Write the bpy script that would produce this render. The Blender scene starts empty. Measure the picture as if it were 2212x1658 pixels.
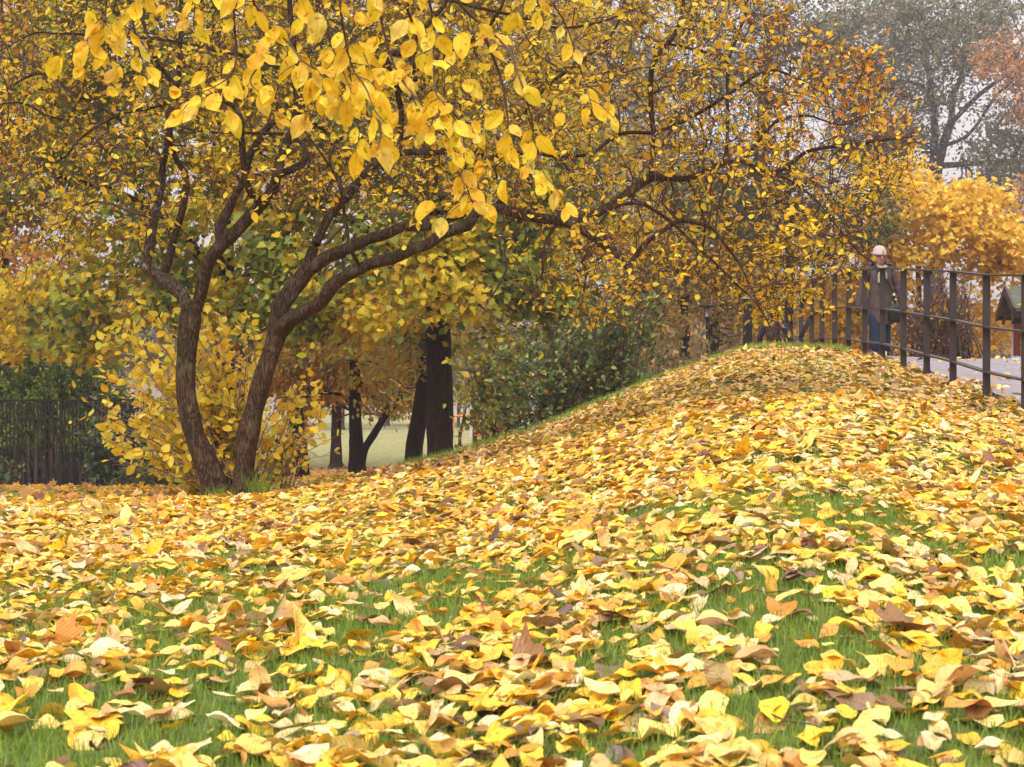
import bpy, bmesh, math, random
import numpy as np
from mathutils import Vector, Matrix
R = math.radians
rng = np.random.default_rng(7)
random.seed(7)
sc = bpy.context.scene
# ------------------------------------------------------------------ camera, world, sun, exposure
cam_d = bpy.data.cameras.new('camera'); cam = bpy.data.objects.new('camera', cam_d)
sc.collection.objects.link(cam); sc.camera = cam
cam.location = (0, 0, 0); cam.rotation_euler = (R(90), 0, 0)
cam_d.sensor_width = 44; cam_d.lens = 65; cam_d.shift_y = 35 / 2212
cam_d.clip_start = .05; cam_d.clip_end = 2000
cam_d.dof.use_dof = True; cam_d.dof.focus_distance = 10.5; cam_d.dof.aperture_fstop = 16
world = bpy.data.worlds.new("World"); sc.world = world; world.use_nodes = True
wn = world.node_tree; wn.nodes.clear()
SUN_EL, SUN_AZ = R(52), R(205)
sky = wn.nodes.new('ShaderNodeTexSky'); sky.sky_type = 'NISHITA'; sky.sun_disc = False
sky.sun_elevation = SUN_EL; sky.sun_rotation = SUN_AZ; sky.air_density = 1.0; sky.dust_density = 4
hs = wn.nodes.new('ShaderNodeHueSaturation'); hs.inputs['Saturation'].default_value = .12
mixw = wn.nodes.new('ShaderNodeMix'); mixw.data_type = 'RGBA'; mixw.blend_type = 'MIX'
mixw.inputs[0].default_value = .55; mixw.inputs[7].default_value = (9.3, 8.35, 8.4, 1)   # overcast veil over the clear sky
bg = wn.nodes.new('ShaderNodeBackground'); bg.inputs[1].default_value = .12
wo = wn.nodes.new('ShaderNodeOutputWorld')
wn.links.new(sky.outputs[0], hs.inputs['Color']); wn.links.new(hs.outputs[0], mixw.inputs[6])
tcw = wn.nodes.new('ShaderNodeTexCoord'); spw = wn.nodes.new('ShaderNodeSeparateXYZ'); mrw = wn.nodes.new('ShaderNodeMapRange')
mrw.inputs[3].default_value = .46; mrw.inputs[4].default_value = 1.55      # an overcast sky is about three times brighter overhead than at the horizon
wn.links.new(tcw.outputs['Generated'], spw.inputs[0]); wn.links.new(spw.outputs[2], mrw.inputs[0])
mlw = wn.nodes.new('ShaderNodeVectorMath'); mlw.operation = 'SCALE'; wn.links.new(mixw.outputs[2], mlw.inputs[0]); wn.links.new(mrw.outputs[0], mlw.inputs['Scale'])
wn.links.new(mlw.outputs[0], bg.inputs[0]); wn.links.new(bg.outputs[0], wo.inputs[0])
sd = bpy.data.lights.new('sun', 'SUN'); sd.energy = 1.4; sd.angle = R(25); sd.color = (1, .89, .7)
sun = bpy.data.objects.new('sun', sd); sc.collection.objects.link(sun)
sun.rotation_euler = (R(90) - SUN_EL, 0, R(180) - SUN_AZ + R(0))
sc.view_settings.view_transform = 'Standard'; sc.view_settings.look = 'None'
sc.view_settings.gamma = 1; sc.view_settings.exposure = .8
sc.cycles.max_bounces = 6; sc.cycles.diffuse_bounces = 3; sc.cycles.glossy_bounces = 2
sc.cycles.transmission_bounces = 2; sc.cycles.transparent_max_bounces = 4; sc.cycles.volume_bounces = 0
sc.cycles.caustics_reflective = False; sc.cycles.caustics_refractive = False
HAZE_DENSITY = .0012

F = 5673 / 1.736                      # focal length in pixels of a 2212-pixel-wide picture
def P(u, v, d):                       # a point d metres ahead, seen at (u, v) in that picture
    return np.array([(u - 1106) / F * d, d, (864 - v) / F * d])

# ------------------------------------------------------------------ helpers
def link(o, parent=None):
    sc.collection.objects.link(o)
    if parent is not None: o.parent = parent
    return o
def tag(o, label=None, cat=None, group=None, kind=None):
    if label: o['label'] = label
    if cat: o['category'] = cat
    if group: o['group'] = group
    if kind: o['kind'] = kind
    return o
def thing(name, loc, label, cat, group=None, rz=0):
    o = bpy.data.objects.new(name, None); o.location = loc; o.rotation_euler.z = rz; o.empty_display_size = .1
    link(o); return tag(o, label, cat, group)
def npmesh(name, V, quads=None, tris=None, mat=None, parent=None, col=None, uv=None, smooth=True, origin=None):
    """one mesh object from numpy arrays; uv is per vertex"""
    V = np.asarray(V, np.float32).reshape(-1, 3)
    if origin is not None: V = V - np.asarray(origin, np.float32)
    me = bpy.data.meshes.new(name)
    q = np.zeros((0, 4), np.int32) if quads is None or len(quads) == 0 else np.asarray(quads, np.int32)
    t = np.zeros((0, 3), np.int32) if tris is None or len(tris) == 0 else np.asarray(tris, np.int32)
    loops = np.concatenate([q.ravel(), t.ravel()])
    starts = np.concatenate([np.arange(len(q)) * 4, len(q) * 4 + np.arange(len(t)) * 3]).astype(np.int32)
    me.vertices.add(len(V)); me.vertices.foreach_set('co', V.ravel())
    me.loops.add(len(loops)); me.loops.foreach_set('vertex_index', loops)
    me.polygons.add(len(starts)); me.polygons.foreach_set('loop_start', starts)
    me.update(calc_edges=True)
    me.polygons.foreach_set('use_smooth', np.full(len(starts), bool(smooth)))
    if col is not None:
        a = me.color_attributes.new('Col', 'FLOAT_COLOR', 'POINT')
        c = np.ones((len(V), 4), np.float32); c[:, :col.shape[1]] = col
        a.data.foreach_set('color', c.ravel())
    if uv is not None:
        l = me.uv_layers.new(name='UVMap')
        l.data.foreach_set('uv', np.asarray(uv, np.float32)[loops].ravel())
    if mat: me.materials.append(mat)
    o = bpy.data.objects.new(name, me); link(o, parent)
    if origin is not None and parent is None: o.location = origin
    return o
class MB:                             # collects quads and tris of several pieces into one mesh
    def __init__(s): s.V = []; s.q = []; s.t = []; s.c = []; s.n = 0
    def add(s, V, q=None, t=None, c=None):
        V = np.asarray(V, float).reshape(-1, 3)
        if q is not None and len(q): s.q.append(np.asarray(q) + s.n)
        if t is not None and len(t): s.t.append(np.asarray(t) + s.n)
        s.V.append(V); s.c.append(np.tile(c if c is not None else (1, 1, 1), (len(V), 1)) if np.ndim(c) < 2 else c); s.n += len(V)
    def box(s, c, size, rz=0, rx=0, ry=0, b=0):
        m = Matrix.Rotation(rz, 3, 'Z') @ Matrix.Rotation(ry, 3, 'Y') @ Matrix.Rotation(rx, 3, 'X')
        h = np.array(size) / 2
        v = np.array([[x, y, z] for x in (-1, 1) for y in (-1, 1) for z in (-1, 1)]) * h
        v = v @ np.array(m).T + np.array(c)
        s.add(v, [[0, 1, 3, 2], [4, 6, 7, 5], [0, 4, 5, 1], [2, 3, 7, 6], [0, 2, 6, 4], [1, 5, 7, 3]])
    def beam(s, a, b, w, h, up=(0, 0, 1)):
        a, b = np.array(a, float), np.array(b, float); d = b - a; L = np.linalg.norm(d); d /= L
        side = np.cross(d, up); side /= np.linalg.norm(side); u = np.cross(side, d)
        v = [p + sx * side * w / 2 + sz * u * h / 2 for p in (a, b) for sx in (-1, 1) for sz in (-1, 1)]
        s.add(v, [[0, 1, 3, 2], [4, 6, 7, 5], [0, 4, 5, 1], [2, 3, 7, 6], [0, 2, 6, 4], [1, 5, 7, 3]])
    def lathe(s, prof, base, n=24):
        k = len(prof); a = np.linspace(0, 2 * math.pi, n, endpoint=False)
        V = np.array([[r * math.cos(t) + base[0], r * math.sin(t) + base[1], z + base[2]] for r, z in prof for t in a])
        q = [[i * n + j, i * n + (j + 1) % n, (i + 1) * n + (j + 1) % n, (i + 1) * n + j] for i in range(k - 1) for j in range(n)]
        s.add(V, q)
    def ell(s, c, r, n=16, m=10, rot=None):
        th = np.linspace(0, math.pi, m); prof = []
        V = np.array([[math.sin(t) * math.cos(p) * r[0], math.sin(t) * math.sin(p) * r[1], math.cos(t) * r[2]] for t in th for p in np.linspace(0, 2 * math.pi, n, endpoint=False)])
        if rot is not None: V = V @ np.array(rot).T
        q = [[i * n + j, (i + 1) * n + j, (i + 1) * n + (j + 1) % n, i * n + (j + 1) % n] for i in range(m - 1) for j in range(n)]
        s.add(V + np.array(c), q)
    def tube(s, pts, rad, n=8, flat=None):
        V, q = tubes(np.array([pts], float), np.array([rad], float), n); s.add(V, q)
    def loft(s, rings, n=20, cap=True):   # rings: (center, rx, ry[, rotation z]) horizontal ellipses
        V = []
        for r in rings:
            c, rx, ry = r[:3]; a0 = r[3] if len(r) > 3 else 0
            for t in np.linspace(0, 2 * math.pi, n, endpoint=False):
                x, y = rx * math.cos(t), ry * math.sin(t)
                V.append([c[0] + x * math.cos(a0) - y * math.sin(a0), c[1] + x * math.sin(a0) + y * math.cos(a0), c[2]])
        q = [[i * n + j, i * n + (j + 1) % n, (i + 1) * n + (j + 1) % n, (i + 1) * n + j] for i in range(len(rings) - 1) for j in range(n)]
        t = []
        if cap:
            V.append(rings[0][0]); V.append(rings[-1][0]); b0 = len(V) - 2; l0 = (len(rings) - 1) * n
            t = [[(j + 1) % n, j, b0] for j in range(n)] + [[l0 + j, l0 + (j + 1) % n, b0 + 1] for j in range(n)]
        s.add(V, q, t)
    def build(s, name, mat, parent=None, smooth=False, origin=None, col=False):
        return npmesh(name, np.concatenate(s.V), np.concatenate(s.q) if s.q else None, np.concatenate(s.t) if s.t else None,
                      mat, parent, smooth=smooth, origin=origin, col=np.concatenate(s.c) if col else None)
def tubes(Pn, Rn, sides=6):
    """Pn (N,k,3) polylines, Rn (N,k) radii -> one vertex array and quads"""
    N, k, _ = Pn.shape
    T = np.gradient(Pn, axis=1) if k > 1 else Pn * 0
    T /= np.linalg.norm(T, axis=2, keepdims=True) + 1e-9
    up = np.tile(np.array([.31, .23, .92]), (N, k, 1))
    mean = T.mean(1, keepdims=True); mean /= np.linalg.norm(mean, axis=2, keepdims=True) + 1e-9
    flip = np.abs((mean[:, :, :] * np.array([.31, .23, .92])).sum(2)) > .8
    up[np.repeat(flip, k, axis=1)] = (1, .1, 0)
    A = np.cross(T, up); A /= np.linalg.norm(A, axis=2, keepdims=True) + 1e-9
    B = np.cross(A, T)
    a = np.linspace(0, 2 * math.pi, sides, endpoint=False)
    V = Pn[:, :, None, :] + Rn[:, :, None, None] * (A[:, :, None, :] * np.cos(a)[None, None, :, None] + B[:, :, None, :] * np.sin(a)[None, None, :, None])
    n, i, j = np.meshgrid(np.arange(N), np.arange(k - 1), np.arange(sides), indexing='ij')
    b = n * k * sides; j2 = (j + 1) % sides
    q = np.stack([b + i * sides + j, b + i * sides + j2, b + (i + 1) * sides + j2, b + (i + 1) * sides + j], -1).reshape(-1, 4)
    return V.reshape(-1, 3), q
def smooth_path(pts, rad, step):
    pts = np.array(pts, float); rad = np.array(rad, float)
    p = np.vstack([2 * pts[0] - pts[1], pts, 2 * pts[-1] - pts[-2]]); out = []; orad = []
    for i in range(len(pts) - 1):
        L = np.linalg.norm(pts[i + 1] - pts[i]); n = max(2, int(L / step))
        for t in np.arange(n) / n:
            a, b, c, d = p[i:i + 4]
            out.append(.5 * ((2 * b) + (-a + c) * t + (2 * a - 5 * b + 4 * c - d) * t * t + (-a + 3 * b - 3 * c + d) * t ** 3))
            orad.append(rad[i] * (1 - t) + rad[i + 1] * t)
    out.append(pts[-1]); orad.append(rad[-1])
    return np.array(out), np.array(orad)
def vnoise(x, y, s, seed=0):
    g = np.random.default_rng(seed).random((64, 64)); x = x / s; y = y / s
    xi = np.floor(x).astype(int); yi = np.floor(y).astype(int); fx = x - xi; fy = y - yi
    fx = fx * fx * (3 - 2 * fx); fy = fy * fy * (3 - 2 * fy)
    a = g[xi % 64, yi % 64]; b = g[(xi + 1) % 64, yi % 64]; c = g[xi % 64, (yi + 1) % 64]; d = g[(xi + 1) % 64, (yi + 1) % 64]
    return (a * (1 - fx) + b * fx) * (1 - fy) + (c * (1 - fx) + d * fx) * fy
def nrm(a): return a / (np.linalg.norm(a, axis=-1, keepdims=True) + 1e-9)

# ------------------------------------------------------------------ materials
def newmat(name):
    m = bpy.data.materials.new(name); m.use_nodes = True
    nt = m.node_tree; b = nt.nodes['Principled BSDF']; return m, nt, b
def node(nt, t, **k):
    n = nt.nodes.new(t)
    for a, v in k.items():
        if a.startswith('i_'): n.inputs[int(a[2:]) if a[2:].isdigit() else a[2:]].default_value = v
        else: setattr(n, a, v)
    return n
def ramp(nt, src, stops):
    r = nt.nodes.new('ShaderNodeValToRGB'); nt.links.new(src, r.inputs[0])
    e = r.color_ramp.elements
    while len(e) < len(stops): e.new(.5)
    for x, (p, c) in zip(e, stops): x.position = p; x.color = (*c, 1) if len(c) == 3 else c
    return r
def mixc(nt, fac, a, b, mode='MIX'):
    n = nt.nodes.new('ShaderNodeMix'); n.data_type = 'RGBA'; n.blend_type = mode
    for k, v in ((0, fac), (6, a), (7, b)):
        if isinstance(v, bpy.types.NodeSocket): nt.links.new(v, n.inputs[k])
        elif isinstance(v, (int, float)): n.inputs[k].default_value = v
        else: n.inputs[k].default_value = (*v, 1)
    return n.outputs[2]
def leaf_mat(name, rough=.5, spec=.35, trans=.35, detail=True):
    m, nt, b = newmat(name); L = nt.links
    at = node(nt, 'ShaderNodeAttribute', attribute_name='Col')
    c = at.outputs['Color']
    if detail:
        uv = node(nt, 'ShaderNodeUVMap', uv_map='UVMap'); sep = node(nt, 'ShaderNodeSeparateXYZ'); L.new(uv.outputs[0], sep.inputs[0])
        ab = node(nt, 'ShaderNodeMath', operation='ABSOLUTE'); L.new(sep.outputs[1], ab.inputs[0])
        # side veins run forward from the midrib
        m1 = node(nt, 'ShaderNodeMath', operation='MULTIPLY', i_1=.75); L.new(ab.outputs[0], m1.inputs[0])
        m2 = node(nt, 'ShaderNodeMath', operation='SUBTRACT'); L.new(sep.outputs[0], m2.inputs[0]); L.new(m1.outputs[0], m2.inputs[1])
        m3 = node(nt, 'ShaderNodeMath', operation='MULTIPLY', i_1=62.); L.new(m2.outputs[0], m3.inputs[0])
        m4 = node(nt, 'ShaderNodeMath', operation='SINE'); L.new(m3.outputs[0], m4.inputs[0])
        vr = ramp(nt, m4.outputs[0], [(.55, (1, 1, 1)), (.95, (.88, .84, .74))])
        mr = ramp(nt, ab.outputs[0], [(.0, (.7, .6, .45)), (.03, (1, 1, 1))])
        c = mixc(nt, .22, c, vr.outputs[0], 'MULTIPLY'); c = mixc(nt, .7, c, mr.outputs[0], 'MULTIPLY')
        geo = node(nt, 'ShaderNodeNewGeometry')
        nz = node(nt, 'ShaderNodeTexNoise', i_Scale=55., i_Detail=3.); L.new(geo.outputs['Position'], nz.inputs['Vector'])
        sr = ramp(nt, nz.outputs[0], [(.58, (1, 1, 1)), (.68, (.4, .2, .1))])
        c = mixc(nt, .7, c, sr.outputs[0], 'MULTIPLY')
        nz2 = node(nt, 'ShaderNodeTexNoise', i_Scale=18., i_Detail=2.); L.new(geo.outputs['Position'], nz2.inputs['Vector'])
        s2 = ramp(nt, nz2.outputs[0], [(.34, (.8, .55, .35)), (.52, (1, 1, 1)), (.66, (1.06, 1.1, 1.25))])
        c = mixc(nt, .6, c, s2.outputs[0], 'MULTIPLY')
        bp = node(nt, 'ShaderNodeBump', i_Strength=.3, i_Distance=.001); L.new(m4.outputs[0], bp.inputs['Height']); L.new(bp.outputs[0], b.inputs['Normal'])
    L.new(c, b.inputs['Base Color']); b.inputs['Roughness'].default_value = rough; b.inputs['Specular IOR Level'].default_value = spec
    tr = node(nt, 'ShaderNodeBsdfTranslucent'); L.new(c, tr.inputs[0])
    mx = node(nt, 'ShaderNodeMixShader', i_0=trans); L.new(b.outputs[0], mx.inputs[1]); L.new(tr.outputs[0], mx.inputs[2])
    L.new(mx.outputs[0], nt.nodes['Material Output'].inputs[0]); return m
def bark_mat(name, c1, c2, scale=30., moss=(.05, .06, .025), mossf=.35, stretch=.35, strength=.7, lichen=None):
    m, nt, b = newmat(name); L = nt.links
    tc = node(nt, 'ShaderNodeTexCoord'); mp = node(nt, 'ShaderNodeMapping'); mp.inputs['Scale'].default_value = (1, 1, stretch)
    L.new(tc.outputs['Object'], mp.inputs[0])
    nw = node(nt, 'ShaderNodeTexNoise', i_Scale=scale * .5, i_Detail=3.); L.new(mp.outputs[0], nw.inputs['Vector'])
    dv = mixc(nt, .11, mp.outputs[0], nw.outputs['Color'], 'ADD')
    vo = node(nt, 'ShaderNodeTexVoronoi', feature='DISTANCE_TO_EDGE', i_Scale=scale); L.new(dv, vo.inputs['Vector'])
    nz = node(nt, 'ShaderNodeTexNoise', i_Scale=scale * 2.2, i_Detail=6., i_Roughness=.65); L.new(mp.outputs[0], nz.inputs['Vector'])
    cr = ramp(nt, vo.outputs[0], [(0, (.35, .3, .3)), (.16, (1, 1, 1))])
    base = ramp(nt, nz.outputs[0], [(.3, c1), (.7, c2)])
    c = mixc(nt, .8, base.outputs[0], cr.outputs[0], 'MULTIPLY')
    nm = node(nt, 'ShaderNodeTexNoise', i_Scale=2.6, i_Detail=4.); L.new(tc.outputs['Object'], nm.inputs['Vector'])
    mr = ramp(nt, nm.outputs[0], [(.5, (0, 0, 0)), (.68, (mossf,) * 3)])
    c = mixc(nt, mr.outputs[0], c, moss)
    if lichen:
        nl = node(nt, 'ShaderNodeTexNoise', i_Scale=9., i_Detail=5.); L.new(tc.outputs['Object'], nl.inputs['Vector'])
        lr = ramp(nt, nl.outputs[0], [(.56, (0, 0, 0)), (.66, (.7, .7, .7))]); c = mixc(nt, lr.outputs[0], c, lichen)
    L.new(c, b.inputs['Base Color']); b.inputs['Roughness'].default_value = .85; b.inputs['Specular IOR Level'].default_value = .15
    ad = node(nt, 'ShaderNodeMath', operation='MULTIPLY_ADD', i_1=.5); L.new(nz.outputs[0], ad.inputs[0]); L.new(cr.outputs[0], ad.inputs[2])
    bp = node(nt, 'ShaderNodeBump', i_Strength=strength, i_Distance=.012); L.new(ad.outputs[0], bp.inputs['Height']); L.new(bp.outputs[0], b.inputs['Normal'])
    return m
def plain(name, col, rough=.6, spec=.25, metal=0, noise=.15, scale=40., bump=0., wave=None):
    m, nt, b = newmat(name); L = nt.links
    tc = node(nt, 'ShaderNodeTexCoord'); nz = node(nt, 'ShaderNodeTexNoise', i_Scale=scale, i_Detail=5.); L.new(tc.outputs['Object'], nz.inputs['Vector'])
    r = ramp(nt, nz.outputs[0], [(.3, tuple(x * (1 - noise) for x in col)), (.7, tuple(min(1, x * (1 + noise)) for x in col))])
    L.new(r.outputs[0], b.inputs['Base Color']); b.inputs['Roughness'].default_value = rough
    b.inputs['Specular IOR Level'].default_value = spec; b.inputs['Metallic'].default_value = metal
    if bump:
        bp = node(nt, 'ShaderNodeBump', i_Strength=bump, i_Distance=.02); L.new(nz.outputs[0], bp.inputs['Height']); L.new(bp.outputs[0], b.inputs['Normal'])
    return m
M = dict(
    litter=leaf_mat('fallen leaf', .42, .5, .15), leaf_small=leaf_mat('leaf', .5, .35, .42, False),
    leaf_far=leaf_mat('distant leaf', .6, .2, .3, False), leaf_gloss=leaf_mat('glossy leaf', .42, .35, .25, False),
    grass=leaf_mat('grass blade', .5, .3, .3, False),
    bark=bark_mat('flaking bark', (.016, .008, .006), (.155, .09, .06), 42., (.03, .035, .014), .5, .22, 1., (.13, .11, .075)),
    bark_pale=bark_mat('lichened bark', (.035, .024, .018), (.19, .14, .11), 42., (.05, .05, .03), .4, .22, 1., (.3, .27, .22)),
    twig=plain('twig', (.1, .056, .042), .7, noise=.4, scale=12), twig_pale=plain('pale twig', (.2, .13, .1), .6, noise=.3),
    bark_dark=bark_mat('dark ribbed bark', (.012, .007, .005), (.06, .036, .026), 18., (.02, .025, .01), .4, .12, .9),
    bark_far=plain('distant bark', (.045, .03, .024), .9, noise=.3, scale=6.),
    rail=plain('brown grey painted steel', (.045, .034, .036), .5, .35, noise=.12, scale=300., bump=.05),
    iron=plain('dark iron', (.012, .008, .006), .6, noise=.3, scale=60.),
    black=plain('black paint', (.012, .011, .014), .4, noise=.2),
)
def ground_mat():
    m, nt, b = newmat('grassy soil'); L = nt.links
    tc = node(nt, 'ShaderNodeTexCoord'); n1 = node(nt, 'ShaderNodeTexNoise', i_Scale=30., i_Detail=8., i_Roughness=.7); L.new(tc.outputs['Object'], n1.inputs['Vector'])
    n2 = node(nt, 'ShaderNodeTexNoise', i_Scale=.6, i_Detail=4.); L.new(tc.outputs['Object'], n2.inputs['Vector'])
    a = ramp(nt, n1.outputs[0], [(.35, (.06, .07, .02)), (.65, (.14, .22, .035))])
    sp = node(nt, 'ShaderNodeSeparateXYZ'); L.new(tc.outputs['Object'], sp.inputs[0])
    # bare leaf-strewn earth under the trees, open lawn beyond 43 m
    fr = node(nt, 'ShaderNodeMapRange', i_1=41., i_2=46.); L.new(sp.outputs[1], fr.inputs[0])
    vo = node(nt, 'ShaderNodeTexVoronoi', i_Scale=7.); L.new(tc.outputs['Object'], vo.inputs['Vector'])
    v1 = ramp(nt, vo.outputs['Color'], [(.2, (.12, .06, .03)), (.55, (.3, .15, .06)), (.8, (.5, .28, .08))])
    lawn0 = ramp(nt, n1.outputs[0], [(.35, (.15, .18, .07)), (.65, (.22, .25, .11))])
    vl = ramp(nt, vo.outputs['Color'], [(.55, (0, 0, 0)), (.6, (1, 1, 1))])
    lawn = mixc(nt, vl.outputs[0], lawn0.outputs[0], (.36, .29, .1))
    fl = node(nt, 'ShaderNodeMapRange', i_1=16., i_2=22.); L.new(sp.outputs[1], fl.inputs[0])
    c = mixc(nt, fl.outputs[0], a.outputs[0], v1.outputs[0]); c = mixc(nt, fr.outputs[0], c, lawn)
    L.new(c, b.inputs['Base Color']); b.inputs['Roughness'].default_value = .95
    bp = node(nt, 'ShaderNodeBump', i_Strength=.8, i_Distance=.02); L.new(n1.outputs[0], bp.inputs['Height']); L.new(bp.outputs[0], b.inputs['Normal'])
    return m
def asphalt_mat():
    m, nt, b = newmat('wet asphalt'); L = nt.links
    tc = node(nt, 'ShaderNodeTexCoord'); n1 = node(nt, 'ShaderNodeTexNoise', i_Scale=60., i_Detail=6.); L.new(tc.outputs['Object'], n1.inputs['Vector'])
    n2 = node(nt, 'ShaderNodeTexNoise', i_Scale=3., i_Detail=4.); L.new(tc.outputs['Object'], n2.inputs['Vector'])
    a = ramp(nt, n1.outputs[0], [(.35, (.11, .1, .12)), (.65, (.3, .28, .32))])
    L.new(a.outputs[0], b.inputs['Base Color'])
    r = ramp(nt, n2.outputs[0], [(.4, (.25,) * 3), (.6, (.5,) * 3)]); L.new(r.outputs[0], b.inputs['Roughness'])
    bp = node(nt, 'ShaderNodeBump', i_Strength=.5, i_Distance=.01); L.new(n1.outputs[0], bp.inputs['Height']); L.new(bp.outputs[0], b.inputs['Normal'])
    return m

# ------------------------------------------------------------------ terrain
CREST = np.array([  # px in a 3840-wide picture, distance, height of the crest (or of the ground at the railing)
    (-6000, 11, -.74), (900, 11, -.74), (1000, 12, -.726), (1300, 12.5, -.661), (1515, 13.2, -.584), (1705, 14, -.513), (1922, 15, -.378),
    (2031, 15.7, -.274), (2200, 16.5, -.084), (2426, 17.5, .207), (2584, 18.5, .424), (2788, 20, .70), (2968, 20.2, .71), (3131, 18.9, .65),
    (3203, 17.6, .56), (3312, 16.8, .444), (3470, 15.1, .19), (3573, 14.2, .085), (3697, 13.2, .0), (3835, 12.2, -.12), (4262, 10, -.28),
    (4850, 8, -.38), (6606, 5, -.5), (13600, 2.6, -.6)])
def low(d, px):
    l = np.interp(d, [0, 2.5, 11, 20, 28, 34, 45, 80, 400], [-.6, -.62, -.74, -1.29, -1.77, -2.1, -2.3, -2.3, -2.3])
    r = np.interp(d, [0, 2.5, 11, 20, 28, 36, 45, 60, 82, 400], [-.6, -.62, -.74, -1.2, -1.6, -1.87, -2.0, -2.0, -1.97, -2.3])
    w = np.clip((px - 500) / 500, 0, 1); return l * (1 - w) + r * w
def zraw(x, y):
    d = np.maximum(y, .6); px = 1920 + x / d * 5673
    dc = np.interp(px, CREST[:, 0], CREST[:, 1]); zc = np.interp(px, CREST[:, 0], CREST[:, 2])
    t = np.clip((d - 2.5) / (dc - 2.5), 0, 1)
    near = -.62 + (zc + .62) * t
    w = np.clip((d - dc) / 7, 0, 1); w = w * w * (3 - 2 * w)
    left = zc * (1 - w) + low(d, px) * w
    t2 = np.clip((d - dc) / np.maximum(22 - dc, .5), 0, 1)
    pz = np.interp(d, [22, 25, 31, 45, 60, 400], [.57, .5, .2, -.5, -1.5, -2.3])
    right = np.where(d < 22, zc * (1 - t2) + .57 * t2, pz)
    wr = np.clip((px - 2750) / 250, 0, 1); wr = wr * wr * (3 - 2 * wr)
    far = left * (1 - wr) + right * wr
    return np.where(d <= dc, near, far)
GX0, GX1, GY0, GY1, GS = -60., 60., -12., 130., .2
_gx = np.arange(GX0, GX1 + GS, GS); _gy = np.arange(GY0, GY1 + GS, GS)
XX, YY = np.meshgrid(_gx, _gy, indexing='ij')
HH = zraw(XX, YY)
for _ in range(3):
    Hp = np.pad(HH, 1, mode='edge')
    HH = (Hp[:-2, 1:-1] + Hp[2:, 1:-1] + Hp[1:-1, :-2] + Hp[1:-1, 2:] + 2 * Hp[1:-1, 1:-1]) / 6
HH += (vnoise(XX, YY, .7, 3) - .5) * .05 + (vnoise(XX + 50, YY, 2.3, 4) - .5) * .07
def zg(x, y):
    x = np.asarray(x, float); y = np.asarray(y, float)
    fx = np.clip((x - GX0) / GS, 0, len(_gx) - 1.001); fy = np.clip((y - GY0) / GS, 0, len(_gy) - 1.001)
    i = fx.astype(int); j = fy.astype(int); a = fx - i; b = fy - j
    return (HH[i, j] * (1 - a) + HH[i + 1, j] * a) * (1 - b) + (HH[i, j + 1] * (1 - a) + HH[i + 1, j + 1] * a) * b
def sheet(name, xs, ys, mat, dz=0, mask=None):
    X, Y = np.meshgrid(xs, ys, indexing='ij'); Z = zg(X, Y) + dz
    nx, ny = X.shape; i, j = np.meshgrid(np.arange(nx - 1), np.arange(ny - 1), indexing='ij')
    q = np.stack([i * ny + j, (i + 1) * ny + j, (i + 1) * ny + j + 1, i * ny + j + 1], -1).reshape(-1, 4)
    o = npmesh(name, np.stack([X, Y, Z], -1), q, mat=mat); return o
xs = np.concatenate([np.linspace(-290, -60, 12), np.arange(-58, -14, 2.), np.arange(-13, 15, .2), np.arange(16, 60, 2.), np.linspace(61, 290, 12)])
ys = np.concatenate([np.linspace(-60, -12, 6), np.arange(-10, 0, 1.), np.arange(0, 34, .2), np.arange(34, 129, 2.), np.linspace(130, 300, 10)])
tag(sheet('ground', xs, ys, ground_mat()), 'sloping park lawn rising to a mound on the right', None, kind='structure')
tag(sheet('path', np.linspace(4.35, 8.6, 30), np.arange(4, 40, .3), asphalt_mat(), .03), 'wet grey asphalt path behind the railing', kind='structure')

# ------------------------------------------------------------------ leaf templates and batches
def ovate(ns, nt_, wr=.29, tip=1.0, stalk=True, serr=0.):
    s = np.linspace(0, 1, ns); V = []
    w = wr * (np.sin(math.pi * np.power(s, .88)) ** .85) * (1 - .2 * s) * 1.2 * np.clip((1 - s) / .16, .35, 1); w[0] = .012; w[-1] = .002
    ts = np.linspace(-1, 1, nt_)
    for i in range(ns):
        k = 1 + (serr * (1 if i % 2 else -1) if 0 < i < ns - 1 else 0)
        for t in ts: V.append((s[i] - (.02 * abs(t) if 0 < i < ns - 1 else 0), t * w[i] * (k if abs(t) == 1 else 1)))
    q = [[i * nt_ + j, (i + 1) * nt_ + j, (i + 1) * nt_ + j + 1, i * nt_ + j + 1] for i in range(ns - 1) for j in range(nt_ - 1)]
    if stalk:
        n = len(V); V += [(-.16, -.007), (-.16, .007), (0, .007), (0, -.007)]; q.append([n, n + 3, n + 2, n + 1])
    return np.array(V), np.array(q), None
def maple(lod=1):
    # five-lobed outline, points from the base round the blade
    if lod:
        half = [(0, .02), (-.08, .2), (.02, .42), (.1, .3), (.16, .42), (.28, .62), (.36, .44), (.42, .3), (.56, .36), (.68, .3), (.64, .18), (.82, .12), (1.0, 0)]
    else:
        half = [(0, .02), (0, .38), (.2, .3), (.36, .56), (.46, .22), (.66, .26), (1.0, 0)]
    h = np.array(half); o = np.vstack([h, [(a, -b) for a, b in half[-2::-1]]])
    V = np.vstack([[(.3, 0)], o, [(-.35, -.006), (-.35, .006)]]); n = len(o)
    t = [[0, 1 + i, 1 + (i + 1) % n] for i in range(n)]
    return V, np.array([[n, 1, n + 2, n + 1]]), np.array(t)
OV_HI, OV_MID, OV_LO = ovate(13, 5, serr=.03), ovate(9, 3), ovate(6, 3, stalk=False)
OV_MIN = (np.array([(0, 0), (.3, .24), (1., 0), (.3, -.24), (.66, .2), (.66, -.2)]), np.array([[0, 3, 5, 2], [0, 2, 4, 1]]), None)
MA_HI, MA_LO = maple(1), maple(0)
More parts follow.
